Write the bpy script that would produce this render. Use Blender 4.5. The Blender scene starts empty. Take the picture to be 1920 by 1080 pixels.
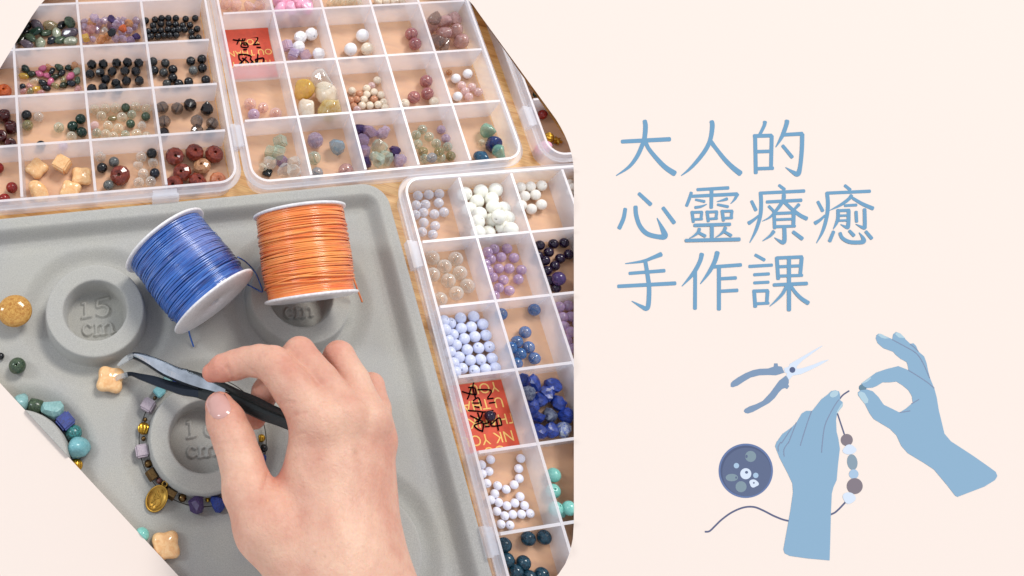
import bpy, bmesh, math, random
import numpy as np
from mathutils import Vector, Matrix
random.seed(4); np.random.seed(4)
S = bpy.context.scene
S.unit_settings.system = 'METRIC'; S.unit_settings.scale_length = 0.01      # one unit is one centimetre
COL = S.collection

# ------------------------------------------------------------------ camera, world, lamps, exposure
F, PX, PY, PITCH, ROLL, U, CZ = 1436.49, 436.2, 434.6, 0.4407, 0.2832, 3.2, 33.5
cp, sp, cr, sr = math.cos(PITCH), math.sin(PITCH), math.cos(ROLL), math.sin(ROLL)
RI = np.array([cr, sr*cp, sr*sp]); UP = np.array([-sr, cr*cp, cr*sp]); FW = np.array([0, sp, -cp])
CAM = np.array([0, 0, CZ])
def P(x, y, z=0.0):
    """point of the place at height z that shows at photo position x, y"""
    d = FW + RI*(x-PX)/F + UP*(PY-y)/F
    return CAM + d*((z-CZ)/d[2])
def ppc(x, y, z=0.0):
    """photo pixels per centimetre there"""
    return F/np.dot(P(x, y, z)-CAM, FW)
cd = bpy.data.cameras.new('camera'); cam = bpy.data.objects.new('camera', cd); COL.objects.link(cam)
cd.sensor_width = 36; cd.lens = 36*F/1920; cd.shift_x = (960-PX)/1920; cd.shift_y = (PY-540)/1920
cd.clip_start = 1; cd.clip_end = 5000
m = Matrix(((RI[0], UP[0], -FW[0], 0), (RI[1], UP[1], -FW[1], 0), (RI[2], UP[2], -FW[2], CZ), (0, 0, 0, 1)))
cam.matrix_world = m; S.camera = cam
W = bpy.data.worlds.new('World'); S.world = W; W.use_nodes = True
bg = W.node_tree.nodes['Background']; bg.inputs[0].default_value = (0.93, 0.97, 1.06, 1); bg.inputs[1].default_value = 0.66
def area(name, px, py, elev, dist, sx, sy, part, col):
    d = P(px, py)-P(540, 540); d[2] = 0; d /= np.linalg.norm(d)
    e = math.radians(elev); v = np.array([d[0]*math.cos(e), d[1]*math.cos(e), math.sin(e)])
    c = P(800, 540); l = bpy.data.lights.new(name, 'AREA'); l.shape = 'RECTANGLE'; l.size = sx; l.size_y = sy
    l.energy = part*math.pi**2*dist**2/math.sin(e); l.color = col
    o = bpy.data.objects.new(name, l); COL.objects.link(o); o.location = Vector(c+v*dist)
    o.rotation_euler = Vector(v).to_track_quat('Z', 'Y').to_euler(); return o
area('window_light', 1150, -350, 56, 600, 200, 150, 0.57, (1.0, 0.965, 0.91))
area('side_window_light', -500, 300, 40, 600, 80, 150, 0.15, (0.90, 0.96, 1.0))
vs = S.view_settings; vs.view_transform = 'Standard'; vs.look = 'None'; vs.exposure = 0; vs.gamma = 1
S.cycles.max_bounces = 14; S.cycles.transparent_max_bounces = 32; S.cycles.transmission_bounces = 8
S.cycles.caustics_reflective = False; S.cycles.caustics_refractive = False

# ------------------------------------------------------------------ materials
def lin(c):
    return tuple(((v/255)/12.92 if v <= 10 else (((v/255)+.055)/1.055)**2.4) for v in c)
_mats = {}
def nodes(name):
    mt = bpy.data.materials.new(name); mt.use_nodes = True
    nt = mt.node_tree; b = nt.nodes['Principled BSDF']; return mt, nt, b
def N(nt, t, **k):
    n = nt.nodes.new(t)
    for a, v in k.items():
        if a in n.inputs: n.inputs[a].default_value = v
        else: setattr(n, a, v)
    return n
def coords(nt, scale=(1, 1, 1), rot=0.0, rnd=True):
    tc = N(nt, 'ShaderNodeTexCoord'); mp = N(nt, 'ShaderNodeMapping')
    mp.inputs['Scale'].default_value = scale; mp.inputs['Rotation'].default_value = (0, 0, rot)
    nt.links.new(tc.outputs['Object'], mp.inputs[0])
    if rnd:
        oi = N(nt, 'ShaderNodeObjectInfo'); ml = N(nt, 'ShaderNodeMath', operation='MULTIPLY'); ml.inputs[1].default_value = 37
        nt.links.new(oi.outputs['Random'], ml.inputs[0]); nt.links.new(ml.outputs[0], mp.inputs['Location'])
    return mp.outputs[0]
def ramp(nt, stops):
    r = N(nt, 'ShaderNodeValToRGB'); e = r.color_ramp.elements
    while len(e) < len(stops): e.new(0.5)
    for i, (p, c) in enumerate(stops): e[i].position = p; e[i].color = (*c, 1)
    return r
def mat_flat(name, rgb, k=0.79, rough=0.9):
    if name in _mats: return _mats[name]
    mt, nt, b = nodes(name); c = lin(rgb)
    b.inputs['Base Color'].default_value = (*[v*k for v in c], 1); b.inputs['Roughness'].default_value = rough
    b.inputs['Specular IOR Level'].default_value = 0.0
    _mats[name] = mt; return mt
def mat_stone(c1, c2=None, kind='opaque', rough=0.12, scale=2.5):
    key = ('stone', c1, c2, kind, rough, scale)
    if key in _mats: return _mats[key]
    mt, nt, b = nodes('%s_stone' % kind)
    if kind in ('milky', 'clear'): c1 = tuple(v+(255-v)*.14 for v in c1); c2 = tuple(v+(255-v)*.10 for v in c2)
    v = coords(nt, (scale,)*3)
    n = N(nt, 'ShaderNodeTexNoise', Scale=1.6, Detail=5.0, Roughness=0.6, Distortion=0.8)
    nt.links.new(v, n.inputs['Vector'])
    r = ramp(nt, [(0.36, lin(c1)), (0.64, lin(c2))]); nt.links.new(n.outputs[0], r.inputs[0])
    nt.links.new(r.outputs[0], b.inputs['Base Color'])
    b.inputs['Roughness'].default_value = rough; b.inputs['IOR'].default_value = 1.52
    if kind in ('clear', 'milky'):
        L = nt.links.new; out = nt.nodes['Material Output']
        gs = N(nt, 'ShaderNodeBsdfGlass', Roughness=0.03, IOR=1.42); gs.inputs[0].default_value = (*[min(1, .35+.68*q) for q in lin(c1)], 1) if kind == 'clear' else (*[.2+.8*q for q in lin(c1)], 1)
        tp = N(nt, 'ShaderNodeBsdfTransparent'); tp.inputs[0].default_value = (*[.62+.38*q for q in lin(c1)], 1)
        m1 = N(nt, 'ShaderNodeMixShader'); m1.inputs[0].default_value = 0.0; L(tp.outputs[0], m1.inputs[1]); L(gs.outputs[0], m1.inputs[2])
        lw = N(nt, 'ShaderNodeLayerWeight'); lw.inputs[0].default_value = 0.45
        mr = N(nt, 'ShaderNodeMapRange'); mr.inputs[3].default_value = 0.10 if kind == 'clear' else 0.38; mr.inputs[4].default_value = 0.85 if kind == 'clear' else 0.95
        L(lw.outputs['Facing'], mr.inputs[0]); m2 = N(nt, 'ShaderNodeMixShader'); L(mr.outputs[0], m2.inputs[0]); L(m1.outputs[0], m2.inputs[1]); L(b.outputs[0], m2.inputs[2])
        gl = N(nt, 'ShaderNodeBsdfGlossy'); gl.inputs[1].default_value = 0.07; fr = N(nt, 'ShaderNodeFresnel'); fr.inputs[0].default_value = 1.6
        m3 = N(nt, 'ShaderNodeMixShader'); L(fr.outputs[0], m3.inputs[0]); L(m2.outputs[0], m3.inputs[1]); L(gl.outputs[0], m3.inputs[2])
        ge = N(nt, 'ShaderNodeNewGeometry'); m4 = N(nt, 'ShaderNodeMixShader'); L(ge.outputs['Backfacing'], m4.inputs[0]); L(m3.outputs[0], m4.inputs[1]); L(tp.outputs[0], m4.inputs[2]); L(m4.outputs[0], out.inputs[0])
        b.inputs['Subsurface Weight'].default_value = 0.3; b.inputs['Subsurface Radius'].default_value = (.2, .2, .2); b.inputs['Subsurface Scale'].default_value = 1
    if kind == 'metal':
        b.inputs['Metallic'].default_value = 1.0; al = 1
    if kind == 'pearl':
        b.inputs['Subsurface Weight'].default_value = 0.25; b.inputs['Subsurface Radius'].default_value = (.1, .1, .1)
        b.inputs['Subsurface Scale'].default_value = 1
    _mats[key] = mt; return mt
def mat_frost(name, fac, tint=(238, 233, 240), grough=.22):
    mt = bpy.data.materials.new(name); mt.use_nodes = True; nt = mt.node_tree; nt.nodes.clear()
    out = N(nt, 'ShaderNodeOutputMaterial'); mx = N(nt, 'ShaderNodeMixShader')
    tr = N(nt, 'ShaderNodeBsdfTransparent'); tr.inputs[0].default_value = (1, 1, 1, 1)
    df = N(nt, 'ShaderNodeBsdfDiffuse'); tl = N(nt, 'ShaderNodeBsdfTranslucent'); gl = N(nt, 'ShaderNodeBsdfGlossy')
    for q in (df, tl): q.inputs[0].default_value = (*lin(tint), 1)
    gl.inputs[1].default_value = grough
    m1 = N(nt, 'ShaderNodeMixShader'); m1.inputs[0].default_value = 0.45
    m2 = N(nt, 'ShaderNodeMixShader'); fr = N(nt, 'ShaderNodeFresnel'); fr.inputs[0].default_value = 1.42
    L = nt.links.new
    L(df.outputs[0], m1.inputs[1]); L(tl.outputs[0], m1.inputs[2])
    ge = N(nt, 'ShaderNodeNewGeometry'); iv = N(nt, 'ShaderNodeMath', operation='SUBTRACT'); iv.inputs[0].default_value = 1; L(ge.outputs['Backfacing'], iv.inputs[1]); ml = N(nt, 'ShaderNodeMath', operation='MULTIPLY'); L(fr.outputs[0], ml.inputs[0]); L(iv.outputs[0], ml.inputs[1])
    L(ml.outputs[0], m2.inputs[0]); L(m1.outputs[0], m2.inputs[1]); L(gl.outputs[0], m2.inputs[2])
    v = coords(nt, (0.5, 0.5, 0.9)); n = N(nt, 'ShaderNodeTexNoise', Scale=1.2, Detail=3.0)
    L(v, n.inputs['Vector']); mr = N(nt, 'ShaderNodeMapRange'); mr.inputs[3].default_value = fac-.10; mr.inputs[4].default_value = fac+.10
    L(n.outputs[0], mr.inputs[0]); L(mr.outputs[0], mx.inputs[0])
    L(tr.outputs[0], mx.inputs[1]); L(m2.outputs[0], mx.inputs[2]); L(mx.outputs[0], out.inputs[0])
    return mt
FROST = mat_frost('frosted_plastic', 0.38, (246, 248, 255)); FROST_EDGE = mat_frost('frosted_plastic_edge', 0.82, (253, 250, 253)); FROST_FLOOR = mat_frost('frosted_plastic_floor', 0.44, (252, 230, 210), .6)
TH = 0.4115
def mat_wood():
    mt, nt, b = nodes('honey_wood'); L = nt.links.new
    v = coords(nt, (0.10, 1.0, 1), -TH, False)
    n = N(nt, 'ShaderNodeTexNoise', Scale=2.2, Detail=8.0, Roughness=0.62, Distortion=1.2); L(v, n.inputs['Vector'])
    r = ramp(nt, [(0.24, lin((166, 104, 46))), (0.42, lin((226, 166, 96))), (0.58, lin((243, 194, 124))), (0.76, lin((206, 142, 74)))])
    L(n.outputs[0], r.inputs[0])
    n2 = N(nt, 'ShaderNodeTexNoise', Scale=14.0, Detail=4.0); L(v, n2.inputs['Vector'])
    mx = N(nt, 'ShaderNodeMix', data_type='RGBA', blend_type='MULTIPLY'); mx.inputs[0].default_value = 0.5
    r2 = ramp(nt, [(0.35, (0.62, 0.55, 0.5)), (0.6, (1, 1, 1))]); L(n2.outputs[0], r2.inputs[0])
    L(r.outputs[0], mx.inputs[6]); L(r2.outputs[0], mx.inputs[7]); L(mx.outputs[2], b.inputs['Base Color'])
    b.inputs['Roughness'].default_value = 0.38
    bp = N(nt, 'ShaderNodeBump', Strength=0.15, Distance=0.02); L(n2.outputs[0], bp.inputs['Height']); L(bp.outputs[0], b.inputs['Normal'])
    return mt
def mat_flock():
    mt, nt, b = nodes('grey_flocking'); L = nt.links.new
    v = coords(nt, (1, 1, 1), 0, False)
    n = N(nt, 'ShaderNodeTexNoise', Scale=24.0, Detail=6.0, Roughness=0.75); L(v, n.inputs['Vector'])
    n3 = N(nt, 'ShaderNodeTexNoise', Scale=0.35, Detail=3.0); L(v, n3.inputs['Vector'])
    r = ramp(nt, [(0.3, lin((154, 153, 148))), (0.5, lin((177, 175, 169))), (0.72, lin((196, 194, 187)))]); L(n.outputs[0], r.inputs[0])
    r3 = ramp(nt, [(0.3, (0.92, 0.93, 0.97)), (0.7, (1.0, 1.0, 0.97))]); L(n3.outputs[0], r3.inputs[0])
    mx = N(nt, 'ShaderNodeMix', data_type='RGBA', blend_type='MULTIPLY'); mx.inputs[0].default_value = 1
    L(r.outputs[0], mx.inputs[6]); L(r3.outputs[0], mx.inputs[7]); L(mx.outputs[2], b.inputs['Base Color'])
    b.inputs['Roughness'].default_value = 1; b.inputs['Specular IOR Level'].default_value = 0.1
    b.inputs['Sheen Weight'].default_value = 0.25; b.inputs['Sheen Roughness'].default_value = 0.5
    bp = N(nt, 'ShaderNodeBump', Strength=0.45, Distance=0.03); L(n.outputs[0], bp.inputs['Height']); L(bp.outputs[0], b.inputs['Normal'])
    return mt
def mat_skin():
    mt, nt, b = nodes('skin'); L = nt.links.new
    v = coords(nt, (1, 1, 1), 0, False)
    n = N(nt, 'ShaderNodeTexNoise', Scale=0.55, Detail=4.0, Roughness=0.55); L(v, n.inputs['Vector'])
    r = ramp(nt, [(0.30, lin((204, 148, 128))), (0.5, lin((216, 170, 148))), (0.7, lin((224, 184, 160)))]); L(n.outputs[0], r.inputs[0])
    at = N(nt, 'ShaderNodeAttribute', attribute_name='blush')
    mx = N(nt, 'ShaderNodeMix', data_type='RGBA'); L(at.outputs['Fac'], mx.inputs[0]); L(r.outputs[0], mx.inputs[6])
    mx.inputs[7].default_value = (*lin((206, 122, 104)), 1)
    n4 = N(nt, 'ShaderNodeTexNoise', Scale=7.0, Detail=5.0); L(v, n4.inputs['Vector'])
    r4 = ramp(nt, [(0.3, (0.93, 0.89, 0.87)), (0.6, (1, 1, 1))]); L(n4.outputs[0], r4.inputs[0])
    m2 = N(nt, 'ShaderNodeMix', data_type='RGBA', blend_type='MULTIPLY'); m2.inputs[0].default_value = 0.7
    L(mx.outputs[2], m2.inputs[6]); L(r4.outputs[0], m2.inputs[7]); a2 = N(nt, 'ShaderNodeAttribute', attribute_name='mark'); m3 = N(nt, 'ShaderNodeMix', data_type='RGBA'); L(a2.outputs['Fac'], m3.inputs[0]); L(m2.outputs[2], m3.inputs[6]); m3.inputs[7].default_value = (*lin((150, 100, 76)), 1); L(m3.outputs[2], b.inputs['Base Color'])
    b.inputs['Roughness'].default_value = 0.48; b.inputs['Specular IOR Level'].default_value = 0.35
    b.inputs['Subsurface Weight'].default_value = 0.35; b.inputs['Subsurface Radius'].default_value = (0.5, 0.2, 0.1); b.inputs['Subsurface Scale'].default_value = 0.35
    vo = N(nt, 'ShaderNodeTexVoronoi', Scale=9.0); vo.feature = 'DISTANCE_TO_EDGE'; L(v, vo.inputs['Vector'])
    n5 = N(nt, 'ShaderNodeTexNoise', Scale=5.0, Detail=6.0, Distortion=1.0); L(v, n5.inputs['Vector'])
    ad = N(nt, 'ShaderNodeMath', operation='MULTIPLY_ADD'); ad.inputs[1].default_value = 0.35
    L(vo.outputs[0], ad.inputs[0]); L(n5.outputs[0], ad.inputs[2])
    bp = N(nt, 'ShaderNodeBump', Strength=0.6, Distance=0.045); L(ad.outputs[0], bp.inputs['Height']); L(bp.outputs[0], b.inputs['Normal'])
    return mt
def mat_simple(name, rgb, rough=0.4, metal=0.0, bump=0.0, bscale=8.0, alpha=1.0, trans=0.0, dk=0.85):
    if name in _mats: return _mats[name]
    mt, nt, b = nodes(name); L = nt.links.new
    v = coords(nt, (1, 1, 1)); n = N(nt, 'ShaderNodeTexNoise', Scale=bscale, Detail=4.0); L(v, n.inputs['Vector'])
    c = lin(rgb); r = ramp(nt, [(0.3, tuple(x*dk for x in c)), (0.7, tuple(min(1, x*1.08) for x in c))]); L(n.outputs[0], r.inputs[0])
    L(r.outputs[0], b.inputs['Base Color']); b.inputs['Roughness'].default_value = rough; b.inputs['Metallic'].default_value = metal
    b.inputs['Alpha'].default_value = alpha; b.inputs['Transmission Weight'].default_value = trans
    if bump:
        bp = N(nt, 'ShaderNodeBump', Strength=bump, Distance=0.02); L(n.outputs[0], bp.inputs['Height']); L(bp.outputs[0], b.inputs['Normal'])
    _mats[name] = mt; return mt

# ------------------------------------------------------------------ object helpers
CLIP = set()
def link(name, me, mt=None, parent=None, clip=True, smooth=False):
    o = bpy.data.objects.new(name, me); COL.objects.link(o)
    if mt is not None:
        for q in (mt if isinstance(mt, (list, tuple)) else [mt]): me.materials.append(q)
    if parent: o.parent = parent
    if smooth:
        me.polygons.foreach_set('use_smooth', [True]*len(me.polygons)); me.update()
    if clip: CLIP.add(o.name)
    return o
def mesh(name, V, Fc):
    me = bpy.data.meshes.new(name); me.from_pydata([tuple(map(float, v)) for v in V], [], [tuple(map(int, f)) for f in Fc]); me.update()
    bm = bmesh.new(); bm.from_mesh(me); bmesh.ops.recalc_face_normals(bm, faces=bm.faces); bm.to_mesh(me); bm.free(); return me
def bmobj(name, bm, mt, parent=None, clip=True, smooth=False):
    me = bpy.data.meshes.new(name); bmesh.ops.recalc_face_normals(bm, faces=bm.faces); bm.to_mesh(me); bm.free(); return link(name, me, mt, parent, clip, smooth)
def tag(o, label, cat, group=None):
    o['label'] = label; o['category'] = cat
    if group: o['group'] = group
    return o
def empty(name, loc, label, cat, group=None, rz=0):
    o = bpy.data.objects.new(name, None); COL.objects.link(o); o.location = Vector(loc); o.rotation_euler = (0, 0, rz); o.empty_display_size = .5
    return tag(o, label, cat, group)
def box_bm(bm, x0, x1, y0, y1, z0, z1, topmat=None):
    vs = [bm.verts.new((x, y, z)) for z in (z0, z1) for x, y in ((x0, y0), (x1, y0), (x1, y1), (x0, y1))]
    fs = [(0, 3, 2, 1), (4, 5, 6, 7), (0, 1, 5, 4), (1, 2, 6, 5), (2, 3, 7, 6), (3, 0, 4, 7)]
    for k, f in enumerate(fs):
        q = bm.faces.new([vs[i] for i in f])
        if topmat is not None and k == 1: q.material_index = topmat
def lathe(prof, seg=24, closed=True, noise=0):
    V, Fc = [], []; n = len(prof)
    for k in range(seg):
        a = 2*math.pi*k/seg
        for r, z in prof: V.append((r*math.cos(a), r*math.sin(a), z))
    m_ = n if closed else n-1
    for k in range(seg):
        k2 = (k+1) % seg
        for i in range(m_):
            j = (i+1) % n; Fc.append((k*n+i, k2*n+i, k2*n+j, k*n+j))
    return V, Fc
def tube(pts, rad, seg=8, caps=True):
    pts = [Vector(p) for p in pts]; V, Fc = [], []
    up = Vector((0, 0, 1))
    for i, p in enumerate(pts):
        t = (pts[min(i+1, len(pts)-1)]-pts[max(i-1, 0)]).normalized()
        a = t.cross(up); a = a.normalized() if a.length > 1e-3 else Vector((1, 0, 0)); b_ = t.cross(a)
        r = rad[i] if hasattr(rad, '__len__') else rad
        for k in range(seg):
            q = 2*math.pi*k/seg; V.append(p+a*r*math.cos(q)+b_*r*math.sin(q))
    for i in range(len(pts)-1):
        for k in range(seg):
            k2 = (k+1) % seg; Fc.append((i*seg+k, i*seg+k2, (i+1)*seg+k2, (i+1)*seg+k))
    if caps: Fc += [tuple(range(seg-1, -1, -1)), tuple((len(pts)-1)*seg+k for k in range(seg))]
    return V, Fc
def spline(pts, n=8, closed=False):
    pts = [np.array(p, float) for p in pts]
    if len(pts) < 3 and not closed: return [pts[0]+(pts[-1]-pts[0])*i/n for i in range(n+1)]
    q = []; m_ = len(pts)
    for i in range(m_ if closed else m_-1):
        g = (lambda k: pts[k % m_]) if closed else (lambda k: pts[max(0, min(m_-1, k))])
        a, b_, c, d = g(i-1), g(i), g(i+1), g(i+2)
        for s in range(n):
            t = s/n; q.append(0.5*((2*b_)+(-a+c)*t+(2*a-5*b_+4*c-d)*t*t+(-a+3*b_-3*c+d)*t**3))
    if not closed: q.append(pts[-1])
    return q

# ------------------------------------------------------------------ the outline of the table panel (rounded octagon)
def arc(a, c, b_, n=7): return [((1-t)**2*a[0]+2*t*(1-t)*c[0]+t*t*b_[0], (1-t)**2*a[1]+2*t*(1-t)*c[1]+t*t*b_[1]) for t in [i/n for i in range(n+1)]]
OUT = arc((0, 128), (-60, 238), (-62, 330)) + arc((-62, 560), (-60, 655), (0, 718)) + arc((335, 1080), (372, 1122), (450, 1122)) + \
      arc((930, 1122), (1076, 1118), (1076, 981), 9) + arc((1076, 325), (1076, 275), (1042, 223), 7) + arc((900, 28), (858, -42), (770, -44)) + arc((190, -44), (105, -42), (60, 30), 8)
OUT = [(x, y) for x, y in OUT]
PLN = []
cen = P(500, 500)
for i in range(len(OUT)):
    a, b_ = P(*OUT[i]), P(*OUT[(i+1) % len(OUT)])
    if np.linalg.norm(a-b_) < 1e-4: continue
    n = np.cross(a-CAM, b_-CAM); n /= np.linalg.norm(n)
    if np.dot(cen-CAM, n) > 0: n = -n
    PLN.append(n)                                                 # outward
PN = np.array(PLN)
def clip_all():
    bpy.context.view_layer.update()
    gone = []
    for nm in sorted(CLIP):
        o = bpy.data.objects.get(nm)
        if o is None or o.type != 'MESH': continue
        me = o.data; n = len(me.vertices)
        co = np.empty(n*3); me.vertices.foreach_get('co', co); co = co.reshape(-1, 3)
        mw = np.array(o.matrix_world); wc = co@mw[:3, :3].T+mw[:3, 3]
        D = (wc-CAM)@PN.T
        if D.max() <= 0: continue
        if (D.min(axis=0) >= 0).any(): gone.append(o); continue
        bm = bmesh.new(); bm.from_mesh(me); inv = o.matrix_world.inverted()
        lc = inv@Vector(CAM); skirt = o.get('_open')
        for k in np.where(D.max(axis=0) > 0)[0]:
            ln = (o.matrix_world.to_3x3().transposed()@Vector(PN[k])).normalized()
            r = bmesh.ops.bisect_plane(bm, geom=bm.verts[:]+bm.edges[:]+bm.faces[:], plane_co=lc, plane_no=ln, clear_outer=True, dist=1e-5)
            if not bm.verts: break
            if not skirt:
                ed = [g for g in r['geom_cut'] if isinstance(g, bmesh.types.BMEdge) and g.is_valid and len(g.link_faces) == 1]
                if ed:
                    try: bmesh.ops.triangle_fill(bm, edges=ed, use_beauty=True)
                    except Exception: pass
        if not bm.faces: bm.free(); gone.append(o); continue
        m2 = me if me.users == 1 else me.copy()
        if skirt:
            be = [e for e in bm.edges if len(e.link_faces) == 1]
            r = bmesh.ops.extrude_edge_only(bm, edges=be)
            for v in r['geom']:
                if isinstance(v, bmesh.types.BMVert): v.co.z = 0.012
        mats = [s.material for s in o.material_slots]; lk = [s.link for s in o.material_slots]
        bm.to_mesh(m2); bm.free()
        if m2 is not me:
            o.data = m2
            for s, q, l in zip(o.material_slots, mats, lk): s.link = l; s.material = q
    for o in gone: bpy.data.objects.remove(o)
    for _ in range(3):
        for o in list(COL.objects):
            if o.type == 'EMPTY' and not o.children: bpy.data.objects.remove(o)
    for o in COL.objects:
        if '_open' in o: del o['_open']

# ------------------------------------------------------------------ cream page and wooden panel
ZC = 1.10                                                                # the cream board is 11 mm thick, with an eight sided well for the table panel
CC = P(500, 500)
def off(p, d): v = np.array(p[:2])-CC[:2]; v = v/np.linalg.norm(v)*d; return (p[0]+v[0], p[1]+v[1])
bm = bmesh.new()
top = [bm.verts.new(P(x, y, ZC)) for x, y in OUT]; low = [bm.verts.new((*off(P(x, y, 0), .06), -.02)) for x, y in OUT]
rect = [bm.verts.new((x, y, ZC)) for x, y in ((-160, -160), (200, -160), (200, 200), (-160, 200))]
n = len(top); ed = [bm.edges.new((top[i], top[(i+1) % n])) for i in range(n)]+[bm.edges.new((rect[i], rect[(i+1) % 4])) for i in range(4)]
bmesh.ops.triangle_fill(bm, edges=ed, use_beauty=True)
for i in range(n): bm.faces.new((top[i], low[i], low[(i+1) % n], top[(i+1) % n]))
cb = bmobj('cream_background', bm, mat_flat('cream_paper', (255, 240, 230), 0.77), clip=False); cb['kind'] = 'structure'
bm = bmesh.new()
f = bm.faces.new([bm.verts.new((*off(P(x, y), .12), 0)) for x, y in OUT])
if f.normal.z < 0: f.normal_flip()
tb = bmobj('wooden_tabletop', bm, mat_wood(), clip=False); tb['kind'] = 'structure'

# ------------------------------------------------------------------ organiser boxes
ZT = CZ-10*U+0.0
class Box: pass
def make_box(ox, oy, th, w, h, i0, i1, j0, j1, label, latches=()):
    B = Box(); B.o = np.array([ox, oy]); B.th = th; B.w = w; B.h = h
    root = empty('organiser_box', (ox, oy, 0), label, 'organiser box', 'clear plastic organiser boxes of beads', th); B.root = root
    x0, x1, y0, y1 = i0*w, i1*w, -j1*h, -j0*h
    def rr(g, r, n=8):
        r = max(r, .05); pts = []
        for cx, cy, a0 in ((x1+g-r, y1+g-r, 0), (x0-g+r, y1+g-r, 90), (x0-g+r, y0-g+r, 180), (x1+g-r, y0-g+r, 270)):
            for k in range(n+1):
                a = math.radians(a0+90*k/n); pts.append((cx+r*math.cos(a), cy+r*math.sin(a)))
        return pts
    def ring(name, levels, mt, topz=None):
        # levels: closed profile of (gap, z)
        V, Fc = [], []; L_ = len(levels)
        loops = [rr(g, 0.75+g) for g, z in levels]; n = len(loops[0])
        for (g, z), lp in zip(levels, loops): V += [(x, y, z) for x, y in lp]
        mi = []
        for i in range(L_):
            j = (i+1) % L_
            for k in range(n):
                k2 = (k+1) % n; Fc.append((i*n+k, i*n+k2, j*n+k2, j*n+k)); mi.append(1 if topz is not None and abs(levels[i][1]-topz) < 1e-4 and abs(levels[j][1]-topz) < 1e-4 else 0)
        me = mesh(name, V, Fc); o = link(name, me, [mt, FROST_EDGE], root)
        me.polygons.foreach_set('material_index', mi)
        bm = bmesh.new(); bm.from_mesh(me); bmesh.ops.recalc_face_normals(bm, faces=bm.faces); bm.to_mesh(me); bm.free()
        return o
    ring('wall', [(0.02, .055), (0.12, .03), (0.16, ZT), (0.04, ZT)], FROST, ZT)
    ring('rim_flange', [(0.165, ZT-.42), (0.40, ZT-.42), (0.43, ZT-.30), (0.40, ZT-.28), (0.38, ZT-.36), (0.165, ZT-.36)], FROST, None)
    pts = rr(-0.03, .70); n = len(pts)
    me = mesh('floor', [(x, y, .05) for x, y in pts]+[(x, y, .02) for x, y in pts], [tuple(range(n)), tuple(range(2*n-1, n-1, -1))]+[(k, n+k, n+(k+1) % n, (k+1) % n) for k in range(n)])
    link('floor', me, FROST_FLOOR, root)
    t = .064
    for i in range(i0+1, i1):
        bm = bmesh.new(); box_bm(bm, i*w-t, i*w+t, y0+.03, y1-.03, .053, ZT-.02, 1); bmobj('divider', bm, [FROST, FROST_EDGE], root)
    for j in range(j0+1, j1):
        for i in range(i0, i1):
            bm = bmesh.new(); box_bm(bm, i*w+t+.003, (i+1)*w-t-.003, -j*h-t, -j*h+t, .053, ZT-.03, 1); bmobj('divider', bm, [FROST, FROST_EDGE], root)
    for side, a, b_ in latches:
        bm = bmesh.new()
        if side == 'left': box_bm(bm, x0-.68, x0-.435, a, b_, ZT-.55, ZT-.06); box_bm(bm, x0-.432, x0-.17, a+.06, b_-.06, ZT-.24, ZT-.10)
        else: box_bm(bm, a, b_, y0-.68, y0-.435, ZT-.55, ZT-.06); box_bm(bm, a+.06, b_-.06, y0-.432, y0-.17, ZT-.24, ZT-.10)
        bmobj('latch', bm, [FROST], root)
    return B
def loc2(B, px, py, z):
    p = P(px, py, z)[:2]-B.o; c, s = math.cos(B.th), math.sin(B.th); return p[0]*c+p[1]*s, -p[0]*s+p[1]*c
A_ = (-4.0512*U, 6.6718*U, .4150, 1.0312*U, .8587*U); B_ = (-1.1765*U, 8.5024*U, .4239, .8696*U, 1.0454*U); C_ = (2.3308*U, 6.3644*U, .4048, .8813*U, 1.0196*U)
BA = make_box(*A_, -2, 3, -3, 3, 'clear organiser box at the upper left holding black, green, purple and red beads', [('bottom', 1.78*A_[3], 2.16*A_[3])])
BB = make_box(*B_, 0, 5, -3, 3, 'clear organiser box at the top centre holding pink, purple and pearly beads', [('left', -2.42*B_[4], -2.03*B_[4])])
BC = make_box(*C_, 0, 5, 0, 7, 'clear organiser box at the right edge with white, blue and lapis beads', [('left', -1.38*C_[4], -.95*C_[4]), ('left', -5.25*C_[4], -4.88*C_[4])])
dref = P(1036, 287, ZT); DB_th = .4150
BD = make_box(dref[0]-4*0, dref[1], DB_th, 2.8, 3.3, 0, 5, -6, 0, 'clear organiser box clipped by the slanted upper right edge', [('left', 1.75, 2.95)])

# ------------------------------------------------------------------ bead kinds
def round_prof(hole=.13, n=11, sq=1.0):
    p = []; a0 = math.asin(hole)
    for i in range(n+1):
        a = a0+(math.pi-2*a0)*i/n; p.append((math.sin(a), math.cos(a)*sq))
    return [(hole*.8, p[0][1]*.93)]+p+[(hole*.8, p[-1][1]*.93)]
def mk(name, VF, smooth=True):
    me = mesh(name, *VF)
    me.polygons.foreach_set('use_smooth', [smooth]*len(me.polygons)); return me
def chip(seed, sx, sy, sz, sub=2, amp=.16, smooth=True):
    rg = random.Random(seed); bm = bmesh.new(); bmesh.ops.create_icosphere(bm, subdivisions=sub, radius=1)
    ks = [(Vector((rg.gauss(0, 1), rg.gauss(0, 1), rg.gauss(0, 1))).normalized(), rg.uniform(.6, .95)) for _ in range(9)]
    for v in bm.verts:
        d = v.co.normalized(); r_ = 1
        for k, h_ in ks:
            q = d.dot(k)
            if q*r_ > h_: r_ = h_/q
        r_ += amp*.3*math.sin(4*d.x+seed)*math.cos(3*d.y-seed)
        v.co = Vector((d.x*r_*sx, d.y*r_*sy, d.z*r_*sz))
    mxr = sum(v.co.length for v in bm.verts)/len(bm.verts)/((sx+sy+sz)/3); bmesh.ops.scale(bm, vec=(1.03/mxr,)*3, verts=bm.verts)
    me = bpy.data.meshes.new('chip'); bm.to_mesh(me); bm.free()
    me.polygons.foreach_set('use_smooth', [smooth]*len(me.polygons)); return me
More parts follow.
